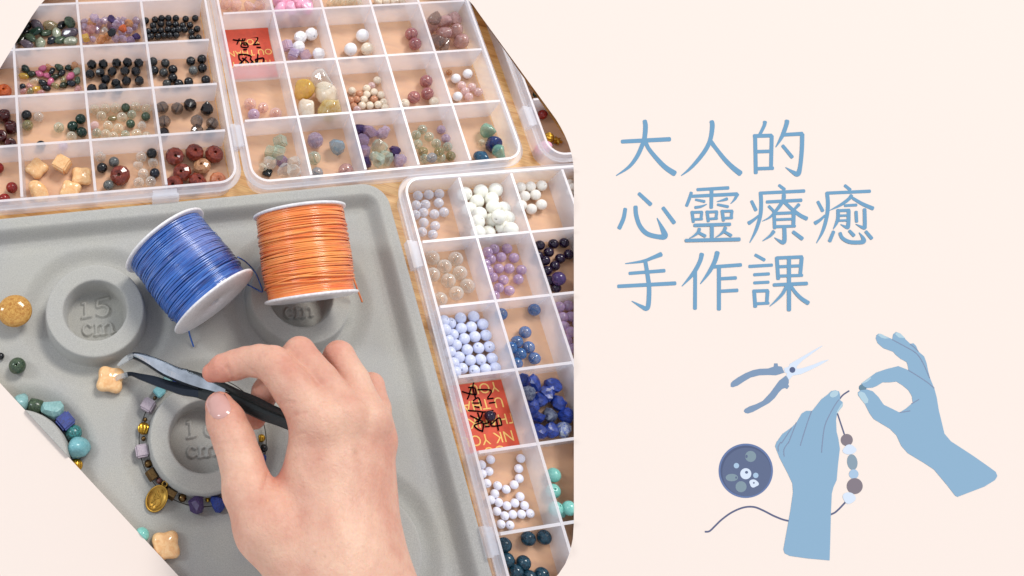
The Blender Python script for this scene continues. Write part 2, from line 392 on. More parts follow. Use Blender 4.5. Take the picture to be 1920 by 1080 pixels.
def clover(thick=.34):
    pts = []
    for k in range(48):
        a = 2*math.pi*k/48; r_ = .88+.12*math.cos(4*a); pts.append((r_*math.cos(a), r_*math.sin(a)))
    lv = [(.0, -thick), (.72, -thick), (.93, -thick*.6), (1, 0), (.93, thick*.6), (.72, thick), (0, thick)]
    V, Fc = [], []
    for s, z in lv: V += [(x*s+0, y*s, z+(0.0)) for x, y in pts]
    n = 48
    for i in range(len(lv)-1):
        for k in range(n): Fc.append((i*n+k, i*n+(k+1) % n, (i+1)*n+(k+1) % n, (i+1)*n+k))
    me = mesh('clover', V, Fc); bm = bmesh.new(); bm.from_mesh(me); bmesh.ops.remove_doubles(bm, verts=bm.verts, dist=1e-4); bm.to_mesh(me); bm.free()
    me.polygons.foreach_set('use_smooth', [True]*len(me.polygons)); return me
def ridged():
    V, Fc = [], []; sg = 48; pr = round_prof(.2, 11)
    for k in range(sg):
        a = 2*math.pi*k/sg
        for r_, z in pr:
            q = r_*(1-.10*(k % 4 in (0, 1))) if r_ > .25 else r_; V.append((q*math.cos(a), q*math.sin(a), z))
    n = len(pr)
    for k in range(sg):
        for i in range(n): Fc.append((k*n+i, ((k+1) % sg)*n+i, ((k+1) % sg)*n+(i+1) % n, k*n+(i+1) % n))
    return mk('ridged', (V, Fc), False)
def bevcube(b=.18):
    bm = bmesh.new(); bmesh.ops.create_cube(bm, size=1.5); bmesh.ops.bevel(bm, geom=bm.edges[:], offset=b, segments=2, affect='EDGES')
    me = bpy.data.meshes.new('cube'); bm.to_mesh(me); bm.free(); return me
def star():
    V = []; n = 12
    for k in range(n):
        a = math.pi*k/6; r_ = 1 if k % 2 == 0 else .5; V += [(r_*math.cos(a), r_*math.sin(a), -.25), (r_*math.cos(a), r_*math.sin(a), .25)]
    V += [(0, 0, -.45), (0, 0, .45)]; Fc = []
    for k in range(n):
        j = (k+1) % n; Fc += [(2*k, 2*j, 2*j+1, 2*k+1), (2*j, 2*k, 2*n), (2*k+1, 2*j+1, 2*n+1)]
    return mk('star', (V, Fc), False)
def coin(): return mk('coin', lathe([(0, -.92), (.45, -.86), (.8, -.6), (.96, -.25), (1, 0), (.96, .25), (.8, .6), (.45, .86), (0, .92)], 40, False))
MS = {'coin': [coin()],'round': [mk('round', lathe(round_prof(), 26))],
      'rondelle': [mk('rondelle', lathe([(.17, .5), (.45, .66), (.86, .42), (1.0, .0), (.86, -.42), (.45, -.66), (.17, -.5)], 11), False)],
      'facet': [mk('facet', lathe([(.12, .80), (.42, .84), (.86, .46), (1.0, .0), (.86, -.46), (.42, -.84), (.12, -.80)], 7), False)],
      'crystal': [mk('crystal', lathe([(.12, .93), (.36, .88), (.74, .66), (.97, .25), (.97, -.25), (.74, -.66), (.36, -.88), (.12, -.93)], 10), False)],
      'drum': [mk('drum', lathe([(.16, .82), (.70, .85), (.88, .72), (.94, 0), (.88, -.72), (.70, -.85), (.16, -.82)], 24))],
      'drop': [mk('drop', lathe([(.0, .98), (.28, .75), (.62, .38), (.82, -.05), (.74, -.42), (.42, -.74), (.0, -.84)], 10, False), False)],
      'chip': [chip(s, 1.08, .86, .62) for s in range(5)], 'oval': [chip(s+20, 1.15, .80, .55, 3, .04) for s in range(4)],
      'nugget': [chip(s+40, 1.0, .9, .85, 2, .3, False) for s in range(5)], 'pebble': [chip(s+60, 1.05, .9, .8, 3, .1) for s in range(4)],
      'clover': [clover()], 'cube': [bevcube()], 'ridged': [ridged()], 'star': [star()], 'hex': [mk('hex', lathe([(.2, .9), (.85, .9), (.95, .8), (.95, -.8), (.85, -.9), (.2, -.9)], 6), False)]}
NAMES = {'coin': 'coin bead', 'round': 'round bead', 'rondelle': 'faceted rondelle bead', 'facet': 'faceted bead', 'crystal': 'cut crystal bead', 'drum': 'drum bead', 'drop': 'faceted drop bead', 'chip': 'stone chip', 'oval': 'oval tumbled stone',
         'nugget': 'rough stone nugget', 'pebble': 'tumbled pebble bead', 'clover': 'clover bead', 'cube': 'cube bead', 'ridged': 'ridged bead', 'star': 'star bead', 'hex': 'hexagonal bead'}
K = {  # colour word: (shade, second shade, surface)
 'black': ((12, 13, 16), (24, 26, 30), 'opaque'), 'dull grey': ((70, 72, 70), (30, 31, 32), 'opaque'), 'grey': ((120, 122, 118), (60, 62, 64), 'opaque'), 'smoky': ((74, 58, 48), (44, 35, 32), 'milky'), 'dark smoky': ((36, 28, 28), (18, 16, 18), 'opaque'),
 'clear': ((240, 238, 230), (228, 226, 220), 'clear'), 'cloudy cream': ((240, 236, 214), (226, 222, 198), 'clear'), 'dark green': ((14, 52, 36), (8, 30, 24), 'opaque'), 'mossy green': ((78, 96, 70), (40, 54, 44), 'opaque'),
 'olive': ((150, 140, 74), (104, 104, 60), 'milky'), 'yellow': ((236, 190, 30), (214, 160, 30), 'milky'), 'pink': ((206, 110, 140), (180, 84, 118), 'opaque'), 'rosy': ((222, 160, 160), (200, 130, 130), 'milky'), 'amber': ((206, 138, 60), (180, 100, 40), 'milky'),
 'pale grey green': ((168, 172, 148), (130, 138, 118), 'opaque'), 'dark olive': ((52, 58, 36), (26, 32, 24), 'opaque'), 'mauve grey': ((112, 98, 108), (74, 66, 76), 'opaque'), 'blue black': ((24, 32, 44), (12, 16, 26), 'opaque'),
 'light amethyst': ((196, 176, 204), (160, 134, 176), 'milky'), 'deep amethyst': ((76, 52, 104), (46, 30, 74), 'opaque'), 'amethyst': ((146, 118, 160), (112, 84, 134), 'milky'), 'lavender': ((204, 176, 218), (190, 158, 208), 'milky'),
 'dark purple': ((40, 20, 52), (22, 12, 34), 'opaque'), 'orange': ((206, 104, 50), (170, 70, 34), 'opaque'), 'maroon': ((82, 24, 24), (50, 16, 18), 'opaque'), 'red': ((150, 36, 26), (116, 24, 20), 'opaque'),
 'peach': ((244, 204, 152), (232, 178, 122), 'pearl'), 'red agate': ((140, 62, 44), (96, 34, 28), 'opaque'), 'speckled pale agate': ((196, 150, 110), (150, 96, 66), 'opaque'), 'translucent orange': ((214, 120, 60), (190, 88, 40), 'milky'),
 'pale pink': ((244, 214, 212), (236, 196, 200), 'milky'), 'candy pink': ((246, 186, 206), (240, 166, 192), 'pearl'), 'milk white': ((246, 242, 240), (238, 234, 236), 'pearl'), 'lilac': ((206, 182, 216), (186, 160, 206), 'milky'),
 'rose red': ((176, 92, 98), (150, 66, 78), 'milky'), 'dusty pink': ((196, 150, 148), (168, 114, 112), 'milky'), 'brown': ((128, 92, 78), (90, 60, 52), 'milky'), 'golden': ((206, 160, 40), (224, 204, 140), 'milky'), 'pearly cream': ((240, 226, 206), (228, 206, 180), 'pearl'),
 'peach brown': ((208, 152, 118), (190, 124, 90), 'opaque'), 'pale green': ((196, 212, 192), (168, 196, 176), 'clear'), 'aqua green': ((116, 186, 158), (90, 160, 136), 'milky'), 'teal blue': ((46, 98, 126), (30, 62, 92), 'opaque'), 'navy blue': ((36, 52, 108), (22, 32, 74), 'opaque'),
 'aqua blue': ((124, 164, 180), (96, 140, 168), 'milky'), 'banded purple': ((140, 112, 152), (190, 176, 200), 'milky'), 'grey blue': ((140, 152, 162), (110, 124, 140), 'milky'), 'opal white': ((238, 242, 254), (222, 230, 252), 'milky'), 'chalk white': ((250, 248, 238), (244, 242, 230), 'pearl'),
 'ivory': ((246, 240, 232), (236, 230, 220), 'pearl'), 'pale blue white': ((222, 226, 244), (206, 212, 238), 'pearl'), 'bright blue': ((10, 110, 190), (4, 80, 160), 'milky'), 'lapis blue': ((34, 62, 150), (22, 34, 92), 'opaque'), 'grey lapis': ((110, 116, 130), (40, 48, 84), 'opaque'),
 'white veined lapis': ((176, 182, 184), (40, 70, 160), 'opaque'), 'snow white': ((244, 242, 250), (232, 230, 244), 'pearl'), 'turquoise': ((140, 204, 192), (116, 184, 174), 'pearl'), 'dark teal': ((38, 78, 96), (16, 38, 52), 'opaque'),
 'gold': ((220, 176, 70), (190, 140, 50), 'metal'), 'bronze': ((130, 104, 66), (96, 72, 46), 'metal'), 'pale turquoise': ((150, 190, 188), (122, 166, 166), 'opaque'), 'lilac stone': ((184, 172, 180), (160, 144, 156), 'opaque'), 'mottled turquoise': ((70, 150, 150), (34, 54, 54), 'opaque'),
 'yellow jasper': ((206, 160, 84), (172, 116, 50), 'opaque'), 'clear pink': ((238, 206, 204), (228, 184, 186), 'clear'), 'aquamarine': ((130, 184, 190), (104, 164, 172), 'opaque'), 'purple lapis': ((78, 58, 104), (50, 36, 74), 'opaque'), 'rosy brown': ((128, 78, 70), (100, 56, 52), 'opaque')}
PLACED = []
def bead_obj(kind, col, R, pos, rot, name=None, parent=None, clip=True, squash=None, rough=.10, tscale=2.0):
    me = random.choice(MS[kind])
    o = bpy.data.objects.new(name or NAMES[kind].replace(' ', '_'), me); COL.objects.link(o)
    c1, c2, surf = K[col]
    if not me.materials: me.materials.append(None)
    o.material_slots[0].link = 'OBJECT'; o.material_slots[0].material = mat_stone(c1, c2, surf, .28 if surf == 'metal' else max(rough, .3) if 'lapis' in col else rough, tscale)
    o.location = Vector(pos); o.rotation_euler = rot; o.scale = squash if squash else (R, R, R)
    if parent: o.parent = parent
    if clip: CLIP.add(o.name)
    return o
def rotfor(kind):
    ri = random.uniform
    if kind in ('oval', 'chip', 'clover', 'star'): return (ri(-.3, .3), ri(-.3, .3), ri(0, 6.3))
    if kind == 'rondelle': return (ri(-.45, .45), ri(-.45, .45), ri(0, 6.3))
    if kind == 'drum': return (ri(-.5, .2), ri(-.4, .4), 0)
    return (ri(0, 3.1), ri(0, 3.1), ri(0, 3.1))
FLAT = {'oval': .5, 'chip': .6, 'clover': .36, 'rondelle': .68, 'star': .4, 'drum': .85}
ORD = ['top', 'second', 'third', 'fourth', 'fifth', 'sixth']
def place(B, cell, where, items, tr):
    """items: (x, y, r, colour, kind) in the coordinates of an enlarged view; tr = its offset and scale"""
    ox, oy, s = tr; i, j = cell; cnt = {}
    for it in items: cnt[(it[3], it[4])] = cnt.get((it[3], it[4]), 0)+1
    mine = []
    for x, y, r_, col, kind in items:
        px, py, rp = ox+x/s, oy+y/s, r_/s
        R = rp/ppc(px, py, .3); zr = R*FLAT.get(kind, 1.0); z = .055+zr
        for _ in range(26):
            lx, ly = loc2(B, px, py, z)
            lo = .055+R*.92
            if i is not None:
                lx = min(max(lx, i*B.w+lo), (i+1)*B.w-lo) if B.w > 2*lo else (i+.5)*B.w
                ly = min(max(ly, -(j+1)*B.h+lo), -j*B.h-lo)
            ok = all((lx-q[0])**2+(ly-q[1])**2+((z-q[2])*(1 if FLAT.get(kind, 1) == 1 else 1.3))**2 >= (.80*(R+q[3]))**2 for q in mine)
            if ok or z > 1.15: break
            z += .06
        mine.append((lx, ly, z, R))
        c, s_ = math.cos(B.th), math.sin(B.th)
        p = (B.o[0]+lx*c-ly*s_, B.o[1]+lx*s_+ly*c, z)
        o = bead_obj(kind, col, R, p, rotfor(kind))
        n = cnt[(col, kind)]; k = NAMES[kind]
        tag(o, '%s %s in %s' % (col, k, where) if n > 1 else '%s %s in %s' % (col, k, where), 'bead' if 'bead' in k else 'stone',
            '%s %ss in %s' % (col, k, where) if n > 1 else None)
def L_(col, kind, r, *pts): return [(x, y, r, col, kind) for x, y in pts]
def scatter(x0, x1, y0, y1, n, r, cols, kind, tr, seed):
    rg = random.Random(seed); out = []
    for _ in range(n*40):
        if len(out) >= n: break
        x, y = rg.uniform(x0, x1), rg.uniform(y0, y1)
        if all((x-q[0])**2+(y-q[1])**2 > (1.25*r)**2 for q in out): out.append((x, y, r*rg.uniform(.85, 1.15), rg.choice(cols), kind))
    return out
Z1 = (0, 0, 2.7); Z1b = (0, 20, 6.75); Z2 = (390, 0, 2.918); Z3 = (680, 0, 3.1775); Z4 = (730, 310, 4.0); Z5 = (770, 560, 3.857); Z6 = (820, 800, 3.857)
wA = lambda c, r: '%s row, %s column of upper left box' % (('top', 'second', 'third', 'bottom')[r+1], ('first', 'second', 'third', 'fourth')[c+1])
wB = lambda c, r: '%s row, %s column of top centre box' % (('top', 'second', 'third', 'bottom')[r+1], ('first', 'second', 'third', 'fourth', 'fifth')[c])
wC = lambda c, r: '%s row, %s column of right edge box' % (('top', 'second', 'third', 'fourth', 'fifth', 'bottom')[r], ('first', 'second', 'third', 'fourth')[c])
place(BA, (0, -1), wA(0, -1), [(465, 175, 80, 'mauve grey', 'oval'), (640, 170, 80, 'olive', 'oval'), (780, 175, 60, 'black', 'oval'), (440, 265, 75, 'dark green', 'oval'), (580, 280, 66, 'mossy green', 'oval'), (715, 285, 66, 'pale grey green', 'oval'),
  (340, 195, 55, 'black', 'oval'), (310, 262, 50, 'black', 'oval'), (265, 365, 70, 'dark olive', 'oval'), (385, 340, 64, 'mossy green', 'oval'), (510, 400, 75, 'pale grey green', 'oval'), (340, 425, 75, 'mauve grey', 'oval'), (650, 375, 62, 'blue black', 'oval'), (765, 372, 66, 'mossy green', 'oval'),
  (900, 390, 72, 'pale grey green', 'oval'), (880, 275, 85, 'mauve grey', 'oval'), (885, 145, 76, 'mossy green', 'oval')], Z1b)
place(BA, (1, -1), wA(1, -1), scatter(425, 700, 90, 205, 34, 22, ['light amethyst', 'light amethyst', 'amethyst', 'deep amethyst', 'rosy', 'clear', 'amber', 'light amethyst'], 'nugget', Z1, 3)+[(568, 168, 22, 'black', 'nugget'), (620, 145, 22, 'orange', 'nugget'), (435, 192, 22, 'yellow', 'cube')], Z1)
place(BA, (2, -1), wA(2, -1), L_('black', 'round', 17.5, (738, 105), (785, 100), (818, 93), (852, 93), (890, 93), (940, 97), (988, 93), (775, 130), (815, 122), (855, 122), (890, 125), (925, 130), (962, 128), (998, 147), (750, 160), (782, 155), (815, 155), (850, 150), (880, 155), (905, 150), (935, 150), (970, 163), (765, 185), (800, 185), (830, 180), (860, 180), (893, 178), (750, 192), (972, 192), (1005, 192)), Z1)
place(BA, (0, 0), wA(0, 0), [(320, 735, 58, 'dark green', 'chip'), (300, 825, 58, 'yellow', 'chip'), (400, 805, 55, 'dark olive', 'chip'), (435, 890, 55, 'cloudy cream', 'chip'), (500, 800, 52, 'pink', 'chip'), (540, 730, 50, 'pink', 'chip'), (595, 820, 44, 'pink', 'chip'), (635, 900, 50, 'pink', 'chip'), (620, 700, 50, 'amber', 'chip'), (750, 700, 55, 'mossy green', 'chip'), (660, 765, 50, 'black', 'chip'),
  (780, 790, 52, 'black', 'chip'), (690, 840, 50, 'dark olive', 'chip'), (870, 725, 45, 'dark green', 'chip'), (940, 680, 50, 'amber', 'chip'), (965, 770, 56, 'pale grey green', 'chip'), (890, 830, 56, 'pink', 'chip'), (985, 880, 50, 'mossy green', 'chip'), (540, 910, 55, 'black', 'chip'), (800, 870, 45, 'olive', 'chip'), (800, 940, 50, 'dark olive', 'chip'), (900, 920, 50, 'blue black', 'chip'),
  (700, 950, 50, 'olive', 'chip'), (585, 980, 50, 'black', 'chip'), (285, 960, 40, 'blue black', 'round'), (375, 950, 45, 'rosy', 'chip'), (460, 990, 50, 'yellow', 'chip'), (300, 1020, 42, 'rosy', 'chip'), (380, 1020, 50, 'olive', 'chip'), (985, 990, 48, 'rosy', 'chip'), (520, 1035, 45, 'rosy', 'chip')], Z1b)
place(BA, (1, 0), wA(1, 0), L_('black', 'facet', 26, (465, 325), (522, 325), (590, 320), (645, 315), (702, 320), (455, 375), (507, 368), (568, 363), (632, 360), (688, 362), (535, 403), (587, 422), (640, 410), (705, 410), (465, 448), (522, 444), (600, 455)), Z1)
place(BA, (2, 0), wA(2, 0), L_('dull grey', 'round', 23, (775, 312), (837, 320), (828, 368), (845, 425))+L_('black', 'round', 24, (875, 352), (780, 357), (875, 395), (966, 310), (1022, 300), (1025, 345), (955, 415), (1042, 405), (905, 425))+[(978, 357, 24, 'grey', 'round')], Z1)
place(BA, (-1, 0), wA(-1, 0), [(20, 462, 40, 'orange', 'rondelle')], Z1)
place(BA, (-1, 1), wA(-1, 1), L_('maroon', 'drum', 33, (22, 588), (55, 645), (5, 692), (50, 732)), Z1)
place(BA, (0, 1), wA(0, 1), [(135, 583, 26, 'black', 'round'), (195, 592, 26, 'clear', 'round'), (140, 635, 28, 'olive', 'round'), (298, 645, 27, 'pale green', 'round'), (408, 603, 27, 'dark green', 'round'), (368, 640, 28, 'dark green', 'round'), (414, 670, 27, 'dark green', 'round'), (362, 692, 27, 'cloudy cream', 'round'), (207, 735, 24, 'blue black', 'round'), (320, 740, 24, 'lavender', 'round')], Z1)
place(BA, (1, 1), wA(1, 1), L_('cloudy cream', 'round', 26, (478, 550), (532, 548), (585, 547), (687, 542), (742, 552), (513, 588), (617, 594), (547, 637), (600, 650), (535, 680), (692, 678))+L_('pale green', 'round', 23, (667, 580), (635, 682), (490, 672))+L_('mossy green', 'round', 23, (636, 545), (738, 590), (661, 627))+[(568, 600, 20, 'olive', 'chip'), (480, 635, 24, 'pale pink', 'crystal'), (718, 637, 24, 'clear', 'crystal'), (575, 690, 24, 'cloudy cream', 'round'), (742, 690, 24, 'cloudy cream', 'round')], Z1)
place(BA, (2, 1), wA(2, 1), L_('smoky', 'crystal', 33, (822, 545), (897, 550), (832, 615), (1074, 625), (997, 660))+L_('smoky', 'drop', 40, (997, 615),)+L_('dark smoky', 'drop', 42, (962, 533), (1048, 550))+L_('dark smoky', 'crystal', 28, (830, 672), (1065, 670)), Z1)
place(BA, (-1, 2), wA(-1, 2), L_('red', 'round', 29, (60, 950), (22, 1008), (-10, 850)), Z1)
place(BA, (0, 2), wA(0, 2), L_('peach', 'clover', 60, (187, 853), (415, 892), (357, 965))+L_('peach', 'cube', 50, (315, 830),)+L_('peach', 'oval', 52, (193, 975),), Z1)
place(BA, (1, 2), wA(1, 2), [(608, 888, 53, 'red agate', 'rondelle')]+L_('clear', 'round', 28, (508, 795), (715, 795), (725, 880), (703, 925), (763, 920))+L_('clear', 'nugget', 26, (700, 837), (775, 825))+L_('black', 'round', 27, (517, 850), (768, 777))+L_('grey', 'round', 27, (577, 820), (549, 938))+[(783, 877, 26, 'blue black', 'round')], Z1)
place(BA, (2, 2), wA(2, 2), L_('red agate', 'rondelle', 49, (885, 792), (985, 773), (1084, 782), (922, 873), (1000, 918), (880, 935))+[(1023, 843, 46, 'speckled pale agate', 'rondelle'), (1103, 912, 44, 'translucent orange', 'rondelle')], Z1)
# top centre box
place(BB, (0, -1), wB(0, -1), L_('clear pink', 'nugget', 34, (100, 22), (155, 32), (225, 36), (283, 32)), Z2)
place(BB, (1, -1), wB(1, -1), L_('candy pink', 'pebble', 36, (385, 8), (425, 22), (395, 50), (480, 10), (505, 34), (555, 14), (455, 45), (540, 40)), Z2)
place(BB, (2, -1), wB(2, -1), L_('cloudy cream', 'nugget', 24, (665, 18), (705, 14), (745, 16), (785, 14), (825, 16), (690, 0), (730, 0), (770, 0)), Z2)
place(BB, (3, -1), wB(3, -1), L_('pearly cream', 'pebble', 26, (930, 8), (975, 4), (1020, 6), (1060, 0)), Z2)
place(BB, (1, 0), wB(1, 0), L_('milk white', 'crystal', 36, (505, 205), (565, 187), (495, 258), (605, 296))+L_('lilac', 'cube', 36, (430, 250), (468, 300), (534, 302)), Z2)
place(BB, (2, 0), wB(2, 0), L_('milk white', 'round', 36, (845, 195), (780, 270))+[(870, 268, 35, 'pearly cream', 'round')], Z2)
place(BB, (3, 0), wB(3, 0), L_('rose red', 'round', 38, (290, 203), (312, 262)), Z3)
place(BB, (4, 0), wB(4, 0), L_('dusty pink', 'pebble', 46, (480, 205), (555, 190), (585, 245), (535, 108), (490, 130), (415, 150))+L_('brown', 'pebble', 42, (432, 105), (490, 268), (440, 245)), Z3)
place(BB, (0, 1), wB(0, 1), L_('clear pink', 'round', 34, (230, 570), (370, 622))+L_('clear pink', 'crystal', 30, (302, 590),)+L_('lilac', 'round', 34, (250, 628),), Z2)
place(BB, (1, 1), wB(1, 1), [(520, 490, 62, 'yellow', 'pebble'), (650, 520, 66, 'pearly cream', 'pebble'), (545, 592, 56, 'pearly cream', 'pebble'), (670, 592, 66, 'golden', 'pebble'), (625, 440, 62, 'clear', 'pebble')], Z2)
place(BB, (2, 1), wB(2, 1), L_('pearly cream', 'round', 22, (787, 497), (868, 485), (908, 505), (925, 440), (945, 520), (852, 545), (868, 518), (842, 578), (885, 577), (930, 573), (960, 560), (968, 590))+L_('peach brown', 'round', 21, (828, 515), (812, 545), (908, 543), (797, 582), (780, 550))+L_('pale pink', 'round', 21, (815, 600), (895, 470)), Z2)
place(BB, (3, 1), wB(3, 1), L_('rose red', 'round', 38, (378, 485), (305, 580), (385, 558))+L_('pearly cream', 'round', 30, (250, 618), (425, 606)), Z3)
place(BB, (4, 1), wB(4, 1), L_('milk white', 'round', 29, (555, 468), (625, 440), (565, 575))+L_('pale pink', 'round', 26, (650, 520), (632, 578), (590, 510), (690, 548), (610, 545))+[(515, 430, 18, 'amber', 'round')], Z3)
place(BB, (0, 2), wB(0, 2), L_('pale green', 'cube', 40, (395, 775), (345, 835), (388, 835))+L_('clear', 'nugget', 40, (420, 932), (345, 888), (468, 892), (470, 940))+[(403, 882, 34, 'amethyst', 'cube'), (325, 943, 32, 'black', 'clover'), (300, 915, 26, 'cloudy cream', 'nugget')], Z2)
place(BB, (1, 2), wB(1, 2), [(587, 768, 46, 'banded purple', 'crystal'), (712, 805, 48, 'aqua blue', 'nugget'), (580, 865, 38, 'pale green', 'round'), (597, 948, 34, 'grey blue', 'round'), (755, 935, 42, 'dusty pink', 'round')], Z2)
place(BB, (2, 2), wB(2, 2), L_('deep amethyst', 'nugget', 34, (826, 700), (1027, 828), (868, 885))+L_('amethyst', 'nugget', 42, (885, 725), (842, 775), (852, 825))+L_('light amethyst', 'nugget', 40, (955, 725), (1045, 882))+L_('pale green', 'nugget', 46, (937, 800), (925, 872), (970, 868)), Z2)
place(BB, (3, 2), wB(3, 2), L_('pale green', 'round', 29, (318, 805), (355, 772), (395, 815), (328, 860), (438, 855), (505, 875), (465, 940), (370, 945))+L_('olive', 'round', 29, (360, 903), (455, 905), (525, 930))+L_('light amethyst', 'round', 27, (468, 773), (495, 825))+[(412, 940, 31, 'grey blue', 'round')], Z3)
place(BB, (4, 2), wB(4, 2), [(750, 780, 48, 'aqua green', 'pebble'), (780, 862, 50, 'navy blue', 'pebble'), (712, 938, 45, 'teal blue', 'pebble'), (815, 908, 45, 'aqua green', 'pebble'), (708, 850, 20, 'cloudy cream', 'round')], Z3)
# right edge box
place(BC, (0, 0), wC(0, 0), L_('opal white', 'round', 38, (212, 222), (295, 220), (372, 208), (370, 283), (270, 295), (200, 300), (255, 355), (337, 367), (410, 352), (257, 430), (343, 455), (245, 500), (325, 520), (195, 372)), Z4)
place(BC, (1, 0), wC(1, 0), L_('chalk white', 'round', 55, (680, 180), (792, 178), (565, 215), (655, 273), (765, 255), (600, 330), (675, 365), (858, 325), (660, 425), (765, 410), (820, 385), (740, 505), (665, 505), (900, 395), (850, 465), (915, 490), (780, 313)), Z4)
place(BC, (2, 0), wC(2, 0), L_('ivory', 'round', 41, (980, 155), (1055, 153), (1140, 150), (1015, 232), (1095, 222), (1140, 295), (1065, 328), (990, 300)), Z4)
place(BC, (3, 0), wC(3, 0), L_('ivory', 'round', 28, (1350, 125), (1355, 200), (1372, 160)), Z4)
place(BC, (0, 1), wC(0, 1), L_('clear', 'round', 56, (322, 695), (497, 703), (412, 760), (528, 808), (325, 820), (442, 865), (585, 905), (502, 960), (380, 1005)), Z4)
place(BC, (1, 1), wC(1, 1), L_('lavender', 'round', 39, (785, 625), (882, 625), (760, 705), (838, 690), (935, 695), (820, 775), (898, 775), (990, 785), (775, 840), (855, 860), (967, 855), (820, 920), (900, 940), (790, 980), (735, 650), (720, 740), (740, 790)), Z4)
place(BC, (2, 1), wC(2, 1), L_('dark purple', 'round', 38, (1128, 600), (1230, 590), (1310, 582), (1195, 652), (1345, 668), (1168, 715), (1280, 700), (1240, 755), (1185, 790), (1200, 865), (1250, 920), (1115, 680))+[(1270, 850, 52, 'deep amethyst', 'round')], Z4)
place(BC, (0, 2), wC(0, 2), L_('pale blue white', 'round', 42, (360, 140), (455, 130), (287, 178), (365, 215), (437, 205), (520, 185), (305, 260), (387, 290), (463, 275), (543, 265), (328, 335), (408, 370), (490, 357), (567, 348), (350, 423), (430, 445), (505, 440), (587, 432), (373, 505), (460, 520), (540, 510), (612, 500), (285, 385), (310, 465), (325, 530), (240, 160), (250, 225), (270, 300)), Z5)
place(BC, (1, 2), wC(1, 2), L_('bright blue', 'round', 45, (893, 80), (827, 243), (768, 312), (853, 352), (792, 400), (895, 432), (655, 112), (725, 355), (765, 470)), Z5)
place(BC, (2, 2), wC(2, 2), L_('lavender', 'round', 39, (1075, 60), (1140, 50), (1100, 135), (1160, 130), (1110, 200), (1160, 240), (1130, 300), (1170, 360), (1210, 180), (1220, 300)), Z5)
place(BC, (1, 3), wC(1, 3), L_('lapis blue', 'nugget', 60, (815, 600), (890, 610), (1027, 625), (980, 690), (925, 740), (1070, 750), (900, 850), (1120, 840), (1010, 955), (925, 965), (870, 775))+L_('grey lapis', 'nugget', 56, (845, 690), (1015, 845))+[(1110, 950, 62, 'white veined lapis', 'nugget')], Z5)
place(BC, (0, 4), wC(0, 4), L_('snow white', 'round', 32, (385, 238), (603, 230), (588, 303), (373, 323), (592, 375), (435, 427), (497, 453), (555, 420), (358, 410), (320, 275), (415, 485), (443, 548), (503, 572), (560, 552), (598, 505), (630, 570), (430, 612), (487, 645), (545, 635), (608, 633), (670, 627), (460, 705), (525, 712), (385, 530), (325, 340)), Z6)
place(BC, (1, 4), wC(1, 4), L_('turquoise', 'round', 52, (840, 350), (838, 465), (885, 608), (955, 590), (820, 600)), Z6)
place(BC, (0, 5), wC(0, 5), L_('dark teal', 'round', 53, (485, 855), (657, 810), (772, 800), (505, 965), (623, 985), (755, 1070), (570, 1050), (665, 1090)), Z6)
place(BD, (None, None), 'corner compartment of upper right box', [(1072, 683, 29, 'red', 'round'), (1108, 822, 32, 'gold', 'ridged'), (1158, 838, 32, 'gold', 'star'), (1075, 888, 46, 'candy pink', 'pebble'), (1128, 897, 14, 'bright blue', 'round'), (1042, 700, 13, 'rosy', 'cube'), (1032, 562, 18, 'dark green', 'round')], Z3)

# ------------------------------------------------------------------ flat strokes and shapes
def ribbon(pts, n=6, cap=.28):
    """outline polygon of a brush stroke through (x, y, width) points"""
    q = spline(pts, n) if len(pts) > 2 else [np.array(pts[0], float), np.array(pts[-1], float)]
    q = np.array(q); L, R_ = [], []
    for i in range(len(q)):
        t = q[min(i+1, len(q)-1)][:2]-q[max(i-1, 0)][:2]; t = t/(np.linalg.norm(t)+1e-9); nn = np.array([-t[1], t[0]])
        L.append(q[i][:2]+nn*q[i][2]/2); R_.append(q[i][:2]-nn*q[i][2]/2)
    t0 = q[0][:2]-q[1][:2]; t0 /= np.linalg.norm(t0); t1 = q[-1][:2]-q[-2][:2]; t1 /= np.linalg.norm(t1)
    a = [q[0][:2]+t0*q[0][2]*cap*.8+(R_[0]-q[0][:2])*.55, q[0][:2]+t0*q[0][2]*cap*.8+(L[0]-q[0][:2])*.55]
    b_ = [q[-1][:2]+t1*q[-1][2]*cap*.8+(L[-1]-q[-1][:2])*.55, q[-1][:2]+t1*q[-1][2]*cap*.8+(R_[-1]-q[-1][:2])*.55]
    return L, R_, a, b_
def ribbon_mesh(bm, pts, tr, z, n=6, proj=None, th=.01):
    L, R_, a, b_ = ribbon(pts, n); ox, oy, s = tr
    pj = proj or (lambda x, y, z: P(x, y, z))
    f = lambda p: bm.verts.new(pj(ox+p[0]/s, oy+p[1]/s, z))
    m_ = len(L); g = lambda p, i: bm.verts.new(pj(ox+p[0]/s, oy+p[1]/s, z+.0007*i/m_))
    Lv = [g(p, i) for i, p in enumerate(L)]; Rv = [g(p, i) for i, p in enumerate(R_)]; av = [g(p, 0) for p in a]; bv = [g(p, m_-1) for p in b_]
    for i in range(len(Lv)-1): bm.faces.new((Lv[i], Lv[i+1], Rv[i+1], Rv[i]))
    bm.faces.new((Rv[0], av[0], av[1], Lv[0])); bm.faces.new((Lv[-1], bv[0], bv[1], Rv[-1]))
def up_faces(bm):
    for f in bm.faces:
        f.normal_update()
        if f.normal.z < 0: f.normal_flip()
def strokes_obj(name, strokes, tr, mt, z0=0.0, parent=None, clip=False, proj=None, step=.0009):
    bm = bmesh.new()
    if not clip: z0 = ZC+.004+(z0+.03)*.22
    for k, s in enumerate(strokes): ribbon_mesh(bm, s, tr, z0+step*k, proj=proj)
    up_faces(bm); me = bpy.data.meshes.new(name); bm.to_mesh(me); bm.free(); return link(name, me, mt, parent, clip)
